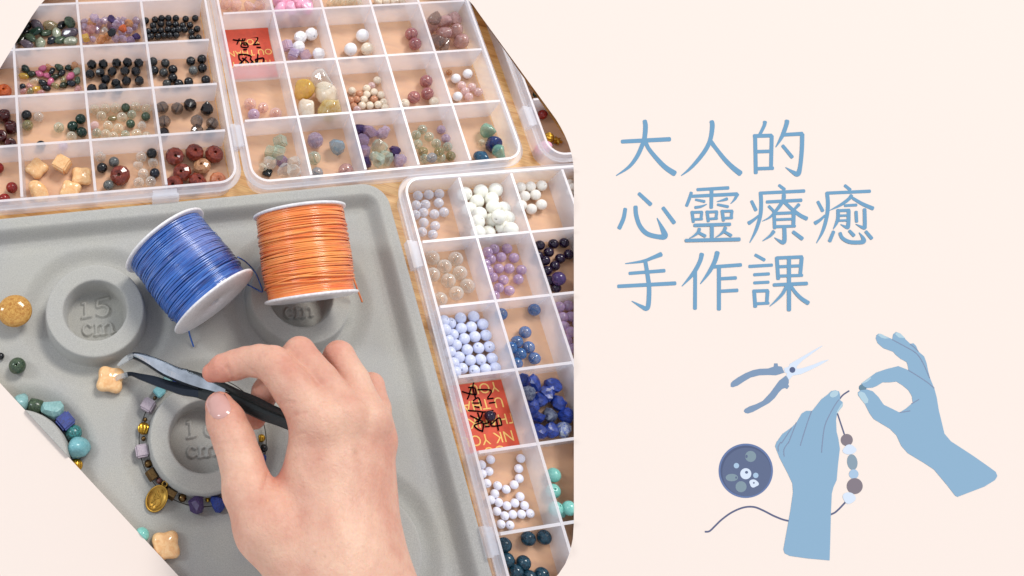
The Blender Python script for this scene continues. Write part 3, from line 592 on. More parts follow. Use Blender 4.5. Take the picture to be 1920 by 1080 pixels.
def poly_obj(name, pts, tr, mt, z=0.0, parent=None, smooth=0):
    ox, oy, s = tr; z = ZC+.004+(z+.03)*.22
    if smooth: pts = spline(pts, smooth, True)
    bm = bmesh.new(); vs_ = [bm.verts.new(P(ox+p[0]/s, oy+p[1]/s, z)) for p in pts]; bm.faces.new(vs_)
    bmesh.ops.triangulate(bm, faces=bm.faces[:]); up_faces(bm)
    me = bpy.data.meshes.new(name); bm.to_mesh(me); bm.free(); return link(name, me, mt, parent, False)
def ell(cx, cy, rx, ry, rot=0, n=36, wob=0):
    c, s = math.cos(rot), math.sin(rot); o = []
    for k in range(n):
        a = 2*math.pi*k/n; w = 1+wob*math.sin(3*a+cx)+wob*.6*math.cos(4*a); x, y = rx*w*math.cos(a), ry*w*math.sin(a); o.append((cx+x*c-y*s, cy+x*s+y*c))
    return o
BLUE = mat_flat('title_blue', (122, 166, 198))
T1 = (1140, 210, 7.385); T2 = (1390, 210, 7.714); T3 = (1140, 335, 7.385); T4 = (1390, 335, 7.385); T5 = (1140, 460, 7.385); T6 = (1380, 460, 7.714)
def sq(x0, y0, x1, y1, x2, y2, w): return [[(x0, y0, w*1.1), (x0+18, y0+(y2-y0)+12, w)], [(x0-8, y0+12, w*.9), (x1, y0+6, w*.9)], [(x1-6, y0+6, w), (x1-18, y1, w*.9)], [(x0+18, y1-2, w*.8), (x1+2, y1-8, w*.8)]]
CH = [
 (T1, 'big', 'first character of top title line, three strokes with wide spread legs', [[(190, 410, 52), (300, 404, 56), (860, 376, 60)], [(508, 120, 58), (520, 200, 66), (505, 370, 64), (470, 470, 60), (400, 620, 56), (290, 760, 44), (115, 880, 12)], [(520, 400, 55), (560, 500, 55), (680, 650, 62), (800, 770, 70), (925, 852, 80)]]),
 (T1, 'person', 'second character of top title line, two long spreading strokes', [[(1436, 128, 62), (1445, 200, 66), (1420, 370, 60), (1360, 510, 60), (1250, 660, 55), (1130, 790, 40), (1015, 880, 12)], [(1415, 390, 50), (1440, 430, 60), (1500, 510, 55), (1620, 660, 62), (1730, 770, 70), (1835, 852, 80)]]),
 (T2, 'of', 'third character ending the top title line, tall box beside hooked stroke', [[(342, 140, 60), (330, 200, 50), (268, 325, 46)], [(200, 340, 58), (205, 600, 58), (210, 885, 58)], [(180, 347, 55), (440, 340, 55)], [(440, 345, 58), (430, 820, 55)], [(215, 573, 50), (430, 567, 50)], [(225, 820, 50), (462, 812, 50)], [(662, 125, 66), (650, 190, 62), (590, 350, 56), (500, 505, 14)], [(620, 328, 50), (885, 313, 56)], [(882, 320, 62), (875, 560, 60), (850, 800, 60), (815, 895, 76), (740, 865, 50), (640, 800, 10)], [(598, 485, 48), (738, 655, 54)]]),
 (T3, 'heart', 'first character of middle title line, curved hook with three dots', [[(240, 415, 52), (215, 550, 56), (155, 688, 58)], [(382, 385, 58), (390, 500, 60), (440, 650, 62), (540, 760, 66), (700, 805, 66), (785, 795, 84), (765, 720, 70), (680, 545, 12)], [(428, 205, 50), (593, 358, 58)], [(762, 402, 52), (918, 612, 58)]]),
 (T3, 'spirit', 'second character of middle title line, dense stack with three small squares', [[(1235, 152, 44), (1670, 127, 48)], [(1155, 190, 44), (1130, 270, 46), (1088, 378, 44)], [(1165, 243, 44), (1790, 212, 50)], [(1795, 212, 50), (1755, 285, 34), (1700, 345, 10)], [(1435, 150, 52), (1430, 405, 50)], [(1213, 290, 32), (1340, 316, 40)], [(1205, 398, 40), (1290, 385, 34), (1370, 352, 10)], [(1510, 317, 10), (1600, 295, 34), (1652, 277, 44)], [(1518, 358, 34), (1665, 388, 40)]]+sq(1165, 455, 1306, 566, 0, 590, 42)+sq(1373, 450, 1514, 558, 0, 580, 42)+sq(1583, 440, 1724, 548, 0, 570, 42)+[[(1195, 645, 46), (1695, 630, 46)], [(1268, 690, 44), (1250, 740, 44), (1190, 790, 26), (1130, 822, 8)], [(1245, 740, 36), (1350, 795, 46)], [(1440, 640, 52), (1440, 840, 52)], [(1628, 675, 50), (1605, 725, 44), (1550, 775, 26), (1490, 812, 8)], [(1612, 732, 36), (1708, 788, 46)], [(1075, 855, 46), (1825, 838, 52)]]),
 (T4, 'cure', 'third character of middle title line, with small square and forked legs inside', [[(522, 90, 42), (600, 150, 46)], [(255, 200, 44), (875, 170, 48)], [(268, 190, 54), (275, 350, 54), (262, 520, 52), (200, 720, 44), (117, 885, 12)], [(142, 310, 44), (203, 438, 50)], [(102, 617, 56), (170, 572, 42), (245, 508, 30)], [(350, 322, 44), (835, 297, 48)], [(590, 218, 56), (580, 300, 54), (500, 420, 46), (400, 530, 30), (290, 588, 8)], [(585, 310, 50), (700, 420, 50), (820, 510, 54), (908, 553, 58)], [(382, 380, 42), (445, 445, 40)], [(800, 355, 48), (730, 430, 34)], [(455, 460, 50), (462, 688, 46)], [(460, 482, 42), (735, 470, 42)], [(727, 450, 54), (722, 660, 52)], [(475, 567, 36), (715, 558, 36)], [(470, 664, 42), (748, 655, 38)], [(597, 680, 54), (600, 840, 58), (580, 882, 56), (530, 862, 40), (460, 815, 8)], [(452, 728, 52), (400, 790, 38), (297, 860, 10)], [(718, 735, 48), (847, 832, 54)]]),
 (T4, 'heal', 'fourth character ending the middle title line, heart shape at its foot', [[(1433, 93, 44), (1510, 155, 46)], [(1180, 200, 44), (1785, 173, 46)], [(1188, 195, 54), (1200, 350, 54), (1185, 520, 52), (1130, 720, 44), (1042, 890, 12)], [(1060, 318, 44), (1128, 448, 50)], [(1020, 617, 56), (1090, 572, 42), (1160, 508, 30)], [(1528, 230, 52), (1490, 280, 48), (1380, 360, 40), (1225, 438, 8)], [(1545, 270, 42), (1680, 350, 50), (1825, 412, 56)], [(1430, 373, 36), (1598, 363, 40)], [(1340, 430, 50), (1340, 540, 50), (1320, 610, 44), (1275, 698, 12)], [(1345, 442, 40), (1500, 437, 44)], [(1488, 440, 52), (1482, 640, 54), (1462, 672, 50), (1375, 632, 8)], [(1355, 512, 32), (1480, 508, 32)], [(1350, 580, 32), (1480, 577, 32)], [(1590, 455, 46), (1598, 598, 44)], [(1708, 420, 50), (1712, 640, 52), (1695, 678, 50), (1585, 628, 8)], [(1280, 730, 46), (1224, 866, 50)], [(1368, 750, 46), (1400, 820, 50), (1500, 875, 54), (1650, 880, 56), (1695, 860, 66), (1680, 810, 44), (1632, 745, 8)], [(1497, 720, 42), (1562, 788, 50)], [(1725, 730, 44), (1808, 828, 50)]]),
 (T5, 'hand', 'first character of bottom title line, three bars on a hooked stem', [[(738, 122, 66), (620, 170, 50), (480, 220, 40), (240, 253, 12)], [(295, 388, 44), (785, 350, 50)], [(140, 567, 50), (935, 525, 54)], [(515, 205, 54), (550, 420, 58), (570, 600, 62), (560, 820, 64), (530, 876, 62), (470, 850, 50), (330, 772, 10)]]),
 (T5, 'make', 'second character of bottom title line, two slanted stems and three bars', [[(1300, 118, 64), (1270, 230, 58), (1180, 390, 56), (1025, 565, 12)], [(1208, 345, 52), (1205, 880, 54)], [(1515, 95, 68), (1480, 220, 62), (1400, 370, 52), (1280, 532, 14)], [(1465, 297, 48), (1845, 270, 50)], [(1537, 300, 56), (1537, 890, 56)], [(1560, 462, 46), (1775, 450, 48)], [(1560, 635, 46), (1795, 622, 50)]]),
 (T6, 'class', 'third character ending the bottom title line, windowed box on spread legs', [[(278, 138, 46), (413, 213, 50)], [(190, 305, 48), (525, 285, 46)], [(260, 425, 46), (480, 412, 46)], [(260, 543, 44), (475, 532, 44)], [(262, 650, 54), (280, 890, 56)], [(255, 662, 48), (465, 655, 48)], [(458, 660, 54), (445, 840, 50)], [(285, 845, 44), (476, 835, 40)], [(592, 175, 56), (612, 488, 54)], [(590, 182, 48), (960, 167, 50)], [(952, 175, 56), (930, 430, 52)], [(620, 308, 44), (930, 295, 44)], [(625, 444, 44), (962, 432, 42)], [(768, 190, 58), (768, 940, 60)], [(545, 572, 48), (1030, 550, 52)], [(735, 585, 48), (680, 690, 48), (600, 780, 36), (490, 880, 10)], [(800, 592, 44), (860, 680, 50), (950, 770, 56), (1048, 835, 62)]]),
]
for k, (tr, nm, lab, st) in enumerate(CH):
    o = strokes_obj('title_character', st, tr, BLUE, 0.0); tag(o, 'blue '+lab, 'character', 'blue brush characters of the three line title')

# ------------------------------------------------------------------ drawn pliers, hands, cord, bowl on the cream page
H7 = (1310, 610, 4.91); H8 = (1580, 610, 3.274); HB = (1310, 810, 4.1545)
SKY = mat_flat('drawing_blue', (147, 181, 207)); NAIL = mat_flat('drawing_nail', (184, 211, 224)); LINE = mat_flat('drawing_line', (138, 152, 178)); HAND = mat_flat('drawing_slate', (135, 158, 186)); PALE = mat_flat('drawing_pale', (222, 233, 248))
DARK = mat_flat('drawing_dark', (104, 109, 138)); TAUPE = mat_flat('drawing_taupe', (139, 129, 137)); GREYB = mat_flat('drawing_grey', (145, 164, 178)); LBL = mat_flat('drawing_light_blue', (176, 202, 226)); RIMB = mat_flat('drawing_rim', (112, 130, 172)); BOWL = mat_flat('drawing_bowl', (104, 115, 144)); BOWD = mat_flat('drawing_bowl_dark', (92, 102, 132)); TEAL = mat_flat('drawing_teal', (112, 141, 158))
def mid(x, y, tr): return P(tr[0]+x/tr[2], tr[1]+y/tr[2], ZC)
def base(o, x, y, tr):
    """an Empty at the thing's base that keeps its parts where they are"""
    return o
def group(name, x, y, tr, label, cat):
    return empty(name, mid(x, y, tr), label, cat)
def under(root, *objs):
    for o in objs: o.parent = root; o.matrix_parent_inverse = Matrix.Translation(-root.location)
g = group('drawn_pliers', 863, 410, H7, 'drawn slate blue long nose pliers lying open above the drawn bowl', 'drawn pliers')
under(g, poly_obj('handle', [(790, 435), (765, 380), (730, 375), (727, 350), (695, 350), (690, 380), (640, 397), (560, 400), (500, 412), (430, 440), (360, 480), (310, 515), (295, 535), (295, 565), (315, 570), (360, 555), (420, 515), (480, 480), (560, 460), (640, 457), (710, 460), (745, 450)], H7, HAND, -.02),
  poly_obj('handle', [(803, 462), (830, 500), (830, 530), (824, 545), (834, 560), (815, 587), (795, 577), (770, 585), (740, 615), (700, 670), (650, 715), (560, 765), (500, 797), (455, 812), (430, 807), (415, 790), (425, 770), (470, 745), (530, 725), (590, 695), (660, 620), (700, 565), (740, 510)], H7, HAND, -.02),
  poly_obj('jaw', [(820, 400), (840, 355), (880, 330), (960, 285), (1040, 238), (1138, 185), (1138, 192), (1030, 270), (960, 320), (905, 375), (890, 430), (860, 470), (835, 498), (828, 500), (808, 462), (815, 430)], H7, PALE, -.01),
  poly_obj('jaw', [(785, 395), (830, 380), (870, 375), (910, 400), (960, 392), (1060, 360), (1130, 330), (1195, 315), (1195, 320), (1120, 365), (1020, 415), (940, 450), (880, 460), (840, 455), (795, 435)], H7, PALE, -.015),
  poly_obj('pivot', ell(863, 410, 27, 27), H7, mat_flat('drawing_pivot', (98, 108, 140)), .0))
def b2(x, y): return (HB[0]+x/HB[2]-H7[0])*H7[2], (HB[1]+y/HB[2]-H7[1])*H7[2]
lo = [b2(*p) for p in [(660, 915), (670, 945), (710, 965), (850, 985), (1020, 1000), (1025, 850), (1030, 640), (1037, 480), (1050, 430), (1075, 375), (1085, 260), (1100, 130), (1088, 50)]]
uo = [(1270, 980), (1265, 870), (1275, 810), (1325, 745), (1328, 710), (1300, 685), (1303, 640), (1292, 608), (1260, 597), (1220, 605), (1190, 635), (1130, 680), (1045, 787), (990, 787), (950, 810), (900, 895), (855, 940), (770, 1000), (725, 1065)]
l2 = [b2(*p) for p in [(610, 70), (595, 110), (630, 200), (690, 315), (730, 400), (735, 470), (715, 610), (690, 750)]]
g = group('drawn_hand', 1140, 1500, H7, 'drawn blue hand pointing up, holding the end of the cord', 'drawn hand')
under(g, poly_obj('palm', lo+uo+l2, H7, SKY, .0), poly_obj('fingernail', ell(1247, 632, 42, 28, -.5), H7, NAIL, .01), poly_obj('fingernail', [(1275, 812), (1322, 745), (1326, 708), (1300, 745), (1268, 800)], H7, NAIL, .01))
cr_ = [[(1290, 685), (1240, 760), (1165, 915), (1140, 1075), b2(958, 158)], [(1040, 790), (1000, 900), (945, 1075), b2(793, 105)], [(900, 895), (830, 1075), b2(700, 80), b2(665, 135), b2(667, 190)], [(857, 942), (770, 1075), b2(640, 80), b2(620, 115), b2(622, 150)]]
for c in cr_: under(g, strokes_obj('crease', [[(x, y, 9) for x, y in c]], H7, LINE, .012))
g = group('drawn_string', 400, 600, HB, 'drawn dark cord running behind the upright hand through a bead string', 'drawn string')
under(g, strokes_obj('cord', [[(x, y, 14) for x, y in [(50, 777), (85, 772), (130, 730), (180, 682), (260, 625), (350, 588), (430, 584), (500, 610), (600, 660), (700, 692), (860, 702), (1030, 642), (1080, 612), (1145, 545)]]], HB, DARK, -.03),
  strokes_obj('cord', [[(1385, 603, 14), (1330, 640, 14), (1296, 680, 14)], [(1278, 812, 13), (1342, 1005, 13)]], H7, DARK, -.02))
for sh, mt_ in ((ell(1154, 62, 47, 47), TAUPE), (ell(1175, 138, 52, 38, -.1, wob=.06), PALE), (ell(1197, 235, 40, 62, -.15), GREYB), (ell(1208, 328, 37, 37), LBL), (ell(1216, 421, 62, 62), TAUPE), (ell(1172, 513, 50, 44, .3, wob=.05), PALE)):
    under(g, poly_obj('bead', sh, HB, mt_, -.015+.003*len(g.children)))
g = group('drawn_bowl', 367, 302, HB, 'drawn round blue bowl of loose beads below the pliers', 'drawn bowl')
under(g, poly_obj('rim', ell(367, 302, 212, 212, n=72), HB, RIMB, -.03), poly_obj('shade_band', ell(367, 302, 197, 197, n=72), HB, BOWD, -.024), poly_obj('well', ell(373, 311, 189, 189, n=72), HB, BOWL, -.018))
for sh, mt_, hl in ((ell(405, 190, 43, 43), TEAL, (373, 190, 9, 13)), (ell(294, 262, 21, 21), LBL, None), (ell(367, 325, 43, 43), PALE, (373, 314, 12, 11)), (ell(445, 338, 21, 21), LBL, None), (ell(258, 355, 48, 29), TEAL, (292, 355, 7, 9)), (ell(330, 426, 43, 43), TEAL, None), (ell(430, 400, 36, 30, .3, wob=.08), PALE, (430, 396, 7, 7))):
    under(g, poly_obj('bead', sh, HB, mt_ if mt_ is not TEAL else mat_flat('drawing_sage', (138, 157, 168)), -.012))
    if hl: under(g, poly_obj('bead_hole', ell(*hl[:4]), HB, BOWL, -.006))
g = group('drawn_hand', 560, 600, H8, 'drawn blue hand at the right pinching a bead between finger and thumb', 'drawn hand')
RH = [(115, 358), (130, 345), (165, 320), (205, 290), (270, 268), (342, 250), (405, 275), (398, 240), (392, 225), (355, 205), (325, 180), (310, 162), (250, 140), (215, 110), (203, 80), (208, 60), (222, 50), (260, 65), (305, 85), (310, 55), (328, 40), (350, 48), (380, 80), (415, 113), (435, 110), (450, 125), (465, 160), (500, 190), (515, 230), (525, 280), (537, 325), (562, 385), (577, 440), (590, 520), (625, 665), (665, 712), (800, 800), (900, 870), (940, 900), (950, 925), (935, 950), (870, 990), (705, 1053), (690, 1045), (640, 980), (560, 885), (500, 845), (400, 785), (360, 740), (330, 675), (290, 635), (190, 575), (165, 540), (135, 480), (95, 430), (93, 412), (110, 398), (150, 393), (185, 405), (220, 440), (252, 487), (350, 535), (390, 510), (430, 475), (425, 435), (405, 400), (370, 370), (330, 345), (290, 350), (245, 350), (210, 372), (185, 382), (150, 385), (130, 375)]
under(g, poly_obj('palm', RH, H8, SKY, .0))
for nl in ([(222, 50), (240, 54), (285, 80), (260, 82), (235, 75), (218, 62)], [(330, 42), (355, 50), (385, 80), (345, 75), (322, 55)], [(115, 356), (170, 318), (175, 325), (150, 347), (122, 358)], [(94, 420), (110, 405), (135, 415), (158, 455), (155, 475), (135, 481), (110, 450)]): under(g, poly_obj('fingernail', nl, H8, NAIL, .01))
for c in ([(305, 88), (380, 128), (450, 170), (490, 225), (535, 325)], [(403, 275), (460, 310), (520, 350), (562, 385)], [(415, 115), (440, 135), (465, 160)], [(423, 482), (468, 455)], [(350, 535), (415, 525)]): under(g, strokes_obj('crease', [[(x, y, 6) for x, y in c]], H8, LINE, .012))
o = poly_obj('drawn_bead', ell(123, 383, 24, 22), H8, TEAL, -.02); tag(o, 'drawn dark teal bead pinched between drawn finger and thumb', 'drawn bead')

# ------------------------------------------------------------------ orange cards in the boxes
ORG = mat_simple('orange_card', (214, 74, 42), .55, 0, .2, 3.0); LET = mat_flat('card_lettering', (244, 200, 120), .95); INK = mat_flat('marker_ink', (14, 12, 18), .8)
def text_mesh(s, size):
    c = bpy.data.curves.new('t', 'FONT'); c.body = s; c.size = size; c.resolution_u = 3; o = bpy.data.objects.new('t', c); COL.objects.link(o)
    bpy.context.view_layer.update(); me = bpy.data.meshes.new_from_object(o.evaluated_get(bpy.context.evaluated_depsgraph_get())); bpy.data.objects.remove(o); return me
def card(B, i, j, label, lines, ink, tr, lift):
    w, h = B.w, B.h; c, s = math.cos(B.th), math.sin(B.th)
    cx, cy = (i+.5)*w, -(j+.5)*h
    root = empty('paper_card', (B.o[0]+cx*c-cy*s, B.o[1]+cx*s+cy*c, .06), label, 'paper card', None, B.th)
    x, y = w/2-.10, h/2-.10; n = 10; V = []; Fc = []
    zf = lambda v: .008+max(0, v-.62*y)*lift
    for k in range(n+1):
        v = -y+2*y*k/n; V += [(-x, v, zf(v)), (x, v, zf(v))]
    for k in range(n): Fc.append((2*k, 2*k+1, 2*k+3, 2*k+2))
    o = link('card_sheet', mesh('card', V, Fc), ORG, root)
    for t, size, tx, ty in lines:
        me = text_mesh(t, size)
        ok = [v for v in me.vertices]
        bm = bmesh.new(); bm.from_mesh(me)
        bmesh.ops.rotate(bm, verts=bm.verts, cent=(0, 0, 0), matrix=Matrix.Rotation(math.pi, 3, 'Z')); bmesh.ops.translate(bm, verts=bm.verts, vec=(tx, ty, 0))
        for pc, pn in (((x-.02, 0, 0), (1, 0, 0)), ((-x+.02, 0, 0), (-1, 0, 0)), ((0, y-.02, 0), (0, 1, 0)), ((0, -y+.02, 0), (0, -1, 0))):
            bmesh.ops.bisect_plane(bm, geom=bm.verts[:]+bm.edges[:]+bm.faces[:], plane_co=pc, plane_no=pn, clear_outer=True)
        for v in bm.verts: v.co.z = zf(v.co.y)+.006
        up_faces(bm); m2 = bpy.data.meshes.new('lettering'); bm.to_mesh(m2); bm.free(); link('lettering', m2, LET, root)
    o = strokes_obj('handwriting', [[(a, b_, 19 if tr[2] < 8 else 28) for a, b_ in st] for st in ink], tr, INK, .09, None, True)
    for v in o.data.vertices: pass
    o.parent = root; o.matrix_parent_inverse = (Matrix.Translation(root.location)@Matrix.Rotation(B.th, 4, 'Z')).inverted()
CT = (410, 30, 10.8)
def up(px): return [[(x, y) for x, y in s] for s in px]
card(BB, 0, 0, 'orange paper card with handwriting in the top centre box', [('YOU', .54, .72, .98), ('OU THANK', .54, 1.28, .26), ('THANK YOU', .54, 1.2, -.46)],
  up([[(480, 360), (495, 420), (480, 500)], [(400, 440), (520, 420), (530, 480)], [(290, 480), (400, 495), (530, 500)], [(430, 430), (400, 500), (370, 570)], [(470, 540), (460, 620), (580, 640)], [(480, 545), (570, 550), (600, 630)], [(500, 580), (560, 585)], [(500, 680), (570, 680)],
   [(630, 420), (790, 440), (730, 560)], [(700, 580), (830, 570)], [(770, 630), (850, 635)], [(400, 780), (520, 775), (650, 810), (640, 880)], [(410, 790), (420, 870), (480, 930), (420, 970)], [(480, 850), (560, 900), (610, 950)], [(560, 830), (500, 900), (430, 960)], [(640, 870), (700, 935)], [(795, 770), (790, 850), (790, 940)], [(740, 880), (900, 850), (910, 940)], [(750, 890), (760, 945)], [(690, 920), (650, 960)]]), CT, .25)
CU = (850, 700, 7.2)
card(BC, 0, 3, 'large orange paper card with handwriting, fourth row of right edge box', [('YOU', .68, 1.08, 1.46), ('U THANK', .68, 1.12, .74), ('THANK', .68, 1.5, -.02), ('NK YOU', .68, 1.16, -.78), ('OU', .68, .6, -1.36)],
  up([[(275, 125), (265, 200), (300, 330)], [(205, 190), (290, 200), (310, 290)], [(120, 245), (200, 270), (310, 290)], [(240, 190), (215, 290), (190, 350)], [(270, 370), (340, 330), (380, 440)], [(260, 400), (350, 400)], [(285, 445), (350, 460)], [(330, 220), (510, 230), (465, 330)], [(460, 345), (540, 335)], [(485, 400), (565, 390)],
   [(200, 500), (330, 510), (420, 520), (540, 500)], [(230, 570), (330, 620), (400, 650)], [(330, 530), (350, 600), (340, 660)], [(400, 520), (360, 620), (300, 660)], [(280, 700), (400, 670), (395, 790)], [(280, 710), (340, 760), (400, 780)], [(440, 540), (560, 530), (560, 600)], [(430, 600), (480, 660), (420, 680)], [(430, 720), (490, 715)], [(510, 690), (620, 600), (655, 700)], [(510, 650), (520, 710), (650, 700)], [(585, 620), (610, 770)]]), (850, 700, 7.2), 0.0)
place(BC, (0, 3), 'fourth row, first column of right edge box on orange card', [(495, 575, 75, 'dark purple', 'round')], (850, 700, 7.2))

# ------------------------------------------------------------------ bead tray (flocked bead board)
ZL, ZF, ZM, ZR, ZG = 1.18, .58, .24, .05, 1.30                                     # lip and ring top, floor, channel, recess heights
tu = P(650, 345, ZL)-P(0, 408, ZL); tth = math.atan2(tu[1], tu[0])
def tl(p): c, s = math.cos(tth), math.sin(tth); return p[..., 0]*c+p[..., 1]*s, -p[..., 0]*s+p[..., 1]*c
yT = np.mean([tl(P(x, y, ZL))[1] for x, y in ((0, 408), (350, 373), (650, 345))]); xR = np.mean([tl(P(x, y, ZL))[0] for x, y in ((747, 422), (826, 724), (922, 1066))])
RINGS = [((179, 581), 92, 58), ((564, 553), 97, 61), ((384, 818), 103, 66), ((25, 868), 101, 62), ((690, 1030), 106, 66)]
rings = []
for (x, y), ro, ri_ in RINGS:
    c = P(x, y, ZG); k = ppc(x, y, ZG); rings.append((tl(c), ro/k, ri_/k))
st = .040; xs = np.arange(xR-26, xR+.25, st); ys = np.arange(yT-24, yT+.25, st)
X, Y = np.meshgrid(xs, ys)
def sstep(a, b_, v): t = np.clip((v-a)/(b_-a), 0, 1); return t*t*(3-2*t)
def edge_dist(X, Y, r_):  # inside distance to rounded outer corner
    dx = xR-X; dy = yT-Y; d = np.minimum(dx, dy)
    m_ = (dx < r_) & (dy < r_); d2 = r_-np.hypot(r_-dx, r_-dy); return np.where(m_, d2, d)
d = edge_dist(X, Y, 1.3)
Zh = ZF+(ZL-ZF)*(1-sstep(.55, 1.15, d))
Zh -= .10*np.exp(-((d-1.35)/.28)**2)
Zh = np.where(d < .22, ZL-.22+.22*np.sqrt(np.clip(1-((.22-np.clip(d, 0, .22))/.22)**2, 0, 1)), Zh)
for (c, ro, ri_) in rings:
    rr_ = np.hypot(X-c[0], Y-c[1])
    Zh = Zh-(ZF-ZM)*(sstep(ro-.3, ro, rr_)*(1-sstep(ro+.45, ro+1.30, rr_)))
    e = .12; wall = sstep(ro+.10, ro-.03, -0*rr_+rr_) if False else 1-sstep(ro-.03, ro+.12, rr_)
    bev = np.clip((ro-rr_)/e, 0, 1); top = ZG-.10*(1-np.sqrt(np.clip(1-(1-bev)**2, 0, 1)))
    bi = np.clip((rr_-ri_)/e, 0, 1); top = top-.10*(1-np.sqrt(np.clip(1-(1-bi)**2, 0, 1)))
    Zh = Zh*(1-wall)+top*wall
    inn = 1-sstep(ri_-.10, ri_+.02, rr_); Zh = Zh*(1-inn)+ZR*inn
def emboss(strokes, tr, w=.052, hgt=.13):
    global Zh
    for s_ in strokes:
        q = spline(s_, 6) if len(s_) > 2 else [np.array(s_[0], float), np.array(s_[1], float)]
        q = [tl(P(tr[0]+p[0]/tr[2], tr[1]+p[1]/tr[2], ZR)) for p in q]
        for a, b_ in zip(q[:-1], q[1:]):
            a = np.array(a); b_ = np.array(b_)
            m_ = (X > min(a[0], b_[0])-.4) & (X < max(a[0], b_[0])+.4) & (Y > min(a[1], b_[1])-.4) & (Y < max(a[1], b_[1])+.4)
            if not m_.any(): continue
            xx, yy = X[m_]-a[0], Y[m_]-a[1]; v = b_-a; t = np.clip((xx*v[0]+yy*v[1])/(v@v+1e-9), 0, 1); dd = np.hypot(xx-t*v[0], yy-t*v[1])
            z = ZR+hgt*(1-sstep(w*.7, w*1.5, dd)); Zh[m_] = np.maximum(Zh[m_], np.where(dd < w*1.5, z, 0))
CMS = lambda dx, dy, k: [[(dx+x*k, dy+y*k) for x, y in s_] for s_ in ([(80, 22), (45, 2), (12, 38), (18, 82), (50, 102), (88, 84)], [(128, 8), (133, 100)], [(134, 26), (168, 0), (194, 22), (200, 94)], [(202, 24), (240, -6), (268, 14), (278, 84)], [(118, 103), (152, 99)], [(182, 97), (212, 92)], [(120, 8), (135, 5)], [(268, 82), (295, 76)])]
R1 = (60, 470, 4.908)
emboss([[(490, 485), (495, 615)], [(462, 622), (540, 608)], [(462, 492), (490, 485)], [(605, 462), (705, 440)], [(605, 462), (602, 522), (650, 508), (702, 535), (692, 588), (645, 606), (600, 592)]]+CMS(462, 678, 1.0), R1)
emboss([[(560, 545), (566, 632)], [(545, 640), (592, 628)], [(545, 550), (560, 543)], [(690, 540), (650, 580), (660, 620), (695, 625), (700, 590), (660, 585)]]+CMS(540, 690, .62), (180, 620, 3.176), .055)
emboss([[(1190, 700), (1195, 770)], [(1250, 690), (1300, 690), (1310, 740), (1260, 770)]]+CMS(1160, 822, .66), (210, 350, 3.6))
ny, nx = Zh.shape; c_, s_ = math.cos(tth), math.sin(tth)
# keep only what lies over the panel
Wd = np.stack([X*c_-Y*s_, X*s_+Y*c_, Zh], -1); Dm = ((Wd.reshape(-1, 3)-CAM)@PN.T).max(1).reshape(ny, nx)
keep = (Dm < 3.0) & (d > -.0)
idx = -np.ones((ny, nx), int); idx[keep] = np.arange(keep.sum())
q = keep[:-1, :-1] & keep[1:, :-1] & keep[:-1, 1:] & keep[1:, 1:]
Fq = np.stack([idx[:-1, :-1][q], idx[:-1, 1:][q], idx[1:, 1:][q], idx[1:, :-1][q]], -1)
me = bpy.data.meshes.new('bead_tray'); me.from_pydata(Wd[keep].tolist(), [], Fq.tolist()); me.update()
tray = link('bead_tray', me, mat_flock(), None, True, True); tray['_open'] = True
tag(tray, 'grey flocked bead board with round raised rings and embossed centimetre marks', 'bead tray')

# ------------------------------------------------------------------ thread spools
WHITE = mat_simple('white_plastic', (236, 234, 236), .35)
def mat_thread(name, stops, rough=.26):
    mt, nt, b = nodes(name); L = nt.links.new; v = coords(nt, (7, .5, .5), 0, False)
    n = N(nt, 'ShaderNodeTexNoise', Scale=1.1, Detail=5.0, Roughness=.6); L(v, n.inputs['Vector'])
    r = ramp(nt, [(p, lin(c)) for p, c in stops]); L(n.outputs[0], r.inputs[0]); L(r.outputs[0], b.inputs['Base Color'])
    b.inputs['Roughness'].default_value = rough; b.inputs['Coat Weight'].default_value = .6; b.inputs['Coat Roughness'].default_value = .22; b.inputs['Specular IOR Level'].default_value = .8
    return mt
def paint_light(mt, root, pos, col, r0, r1, amt=.9):  # soft spots of light and shade mixed into a cord's base colour
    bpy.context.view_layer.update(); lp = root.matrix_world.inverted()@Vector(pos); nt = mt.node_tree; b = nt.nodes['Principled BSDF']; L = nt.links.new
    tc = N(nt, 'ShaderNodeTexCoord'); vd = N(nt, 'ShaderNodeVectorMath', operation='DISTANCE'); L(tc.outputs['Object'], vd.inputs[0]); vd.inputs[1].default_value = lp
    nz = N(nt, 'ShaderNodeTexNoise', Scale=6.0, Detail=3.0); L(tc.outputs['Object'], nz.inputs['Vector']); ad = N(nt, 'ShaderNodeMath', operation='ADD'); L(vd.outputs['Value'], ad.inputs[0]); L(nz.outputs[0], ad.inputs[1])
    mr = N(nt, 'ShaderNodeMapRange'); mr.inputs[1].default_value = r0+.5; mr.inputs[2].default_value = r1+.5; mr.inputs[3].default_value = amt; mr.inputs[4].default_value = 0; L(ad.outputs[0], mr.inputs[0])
    src = b.inputs['Base Color'].links[0].from_socket; mx = N(nt, 'ShaderNodeMix', data_type='RGBA'); L(mr.outputs[0], mx.inputs[0]); L(src, mx.inputs[6]); mx.inputs[7].default_value = (*lin(col), 1); L(mx.outputs[2], b.inputs['Base Color'])
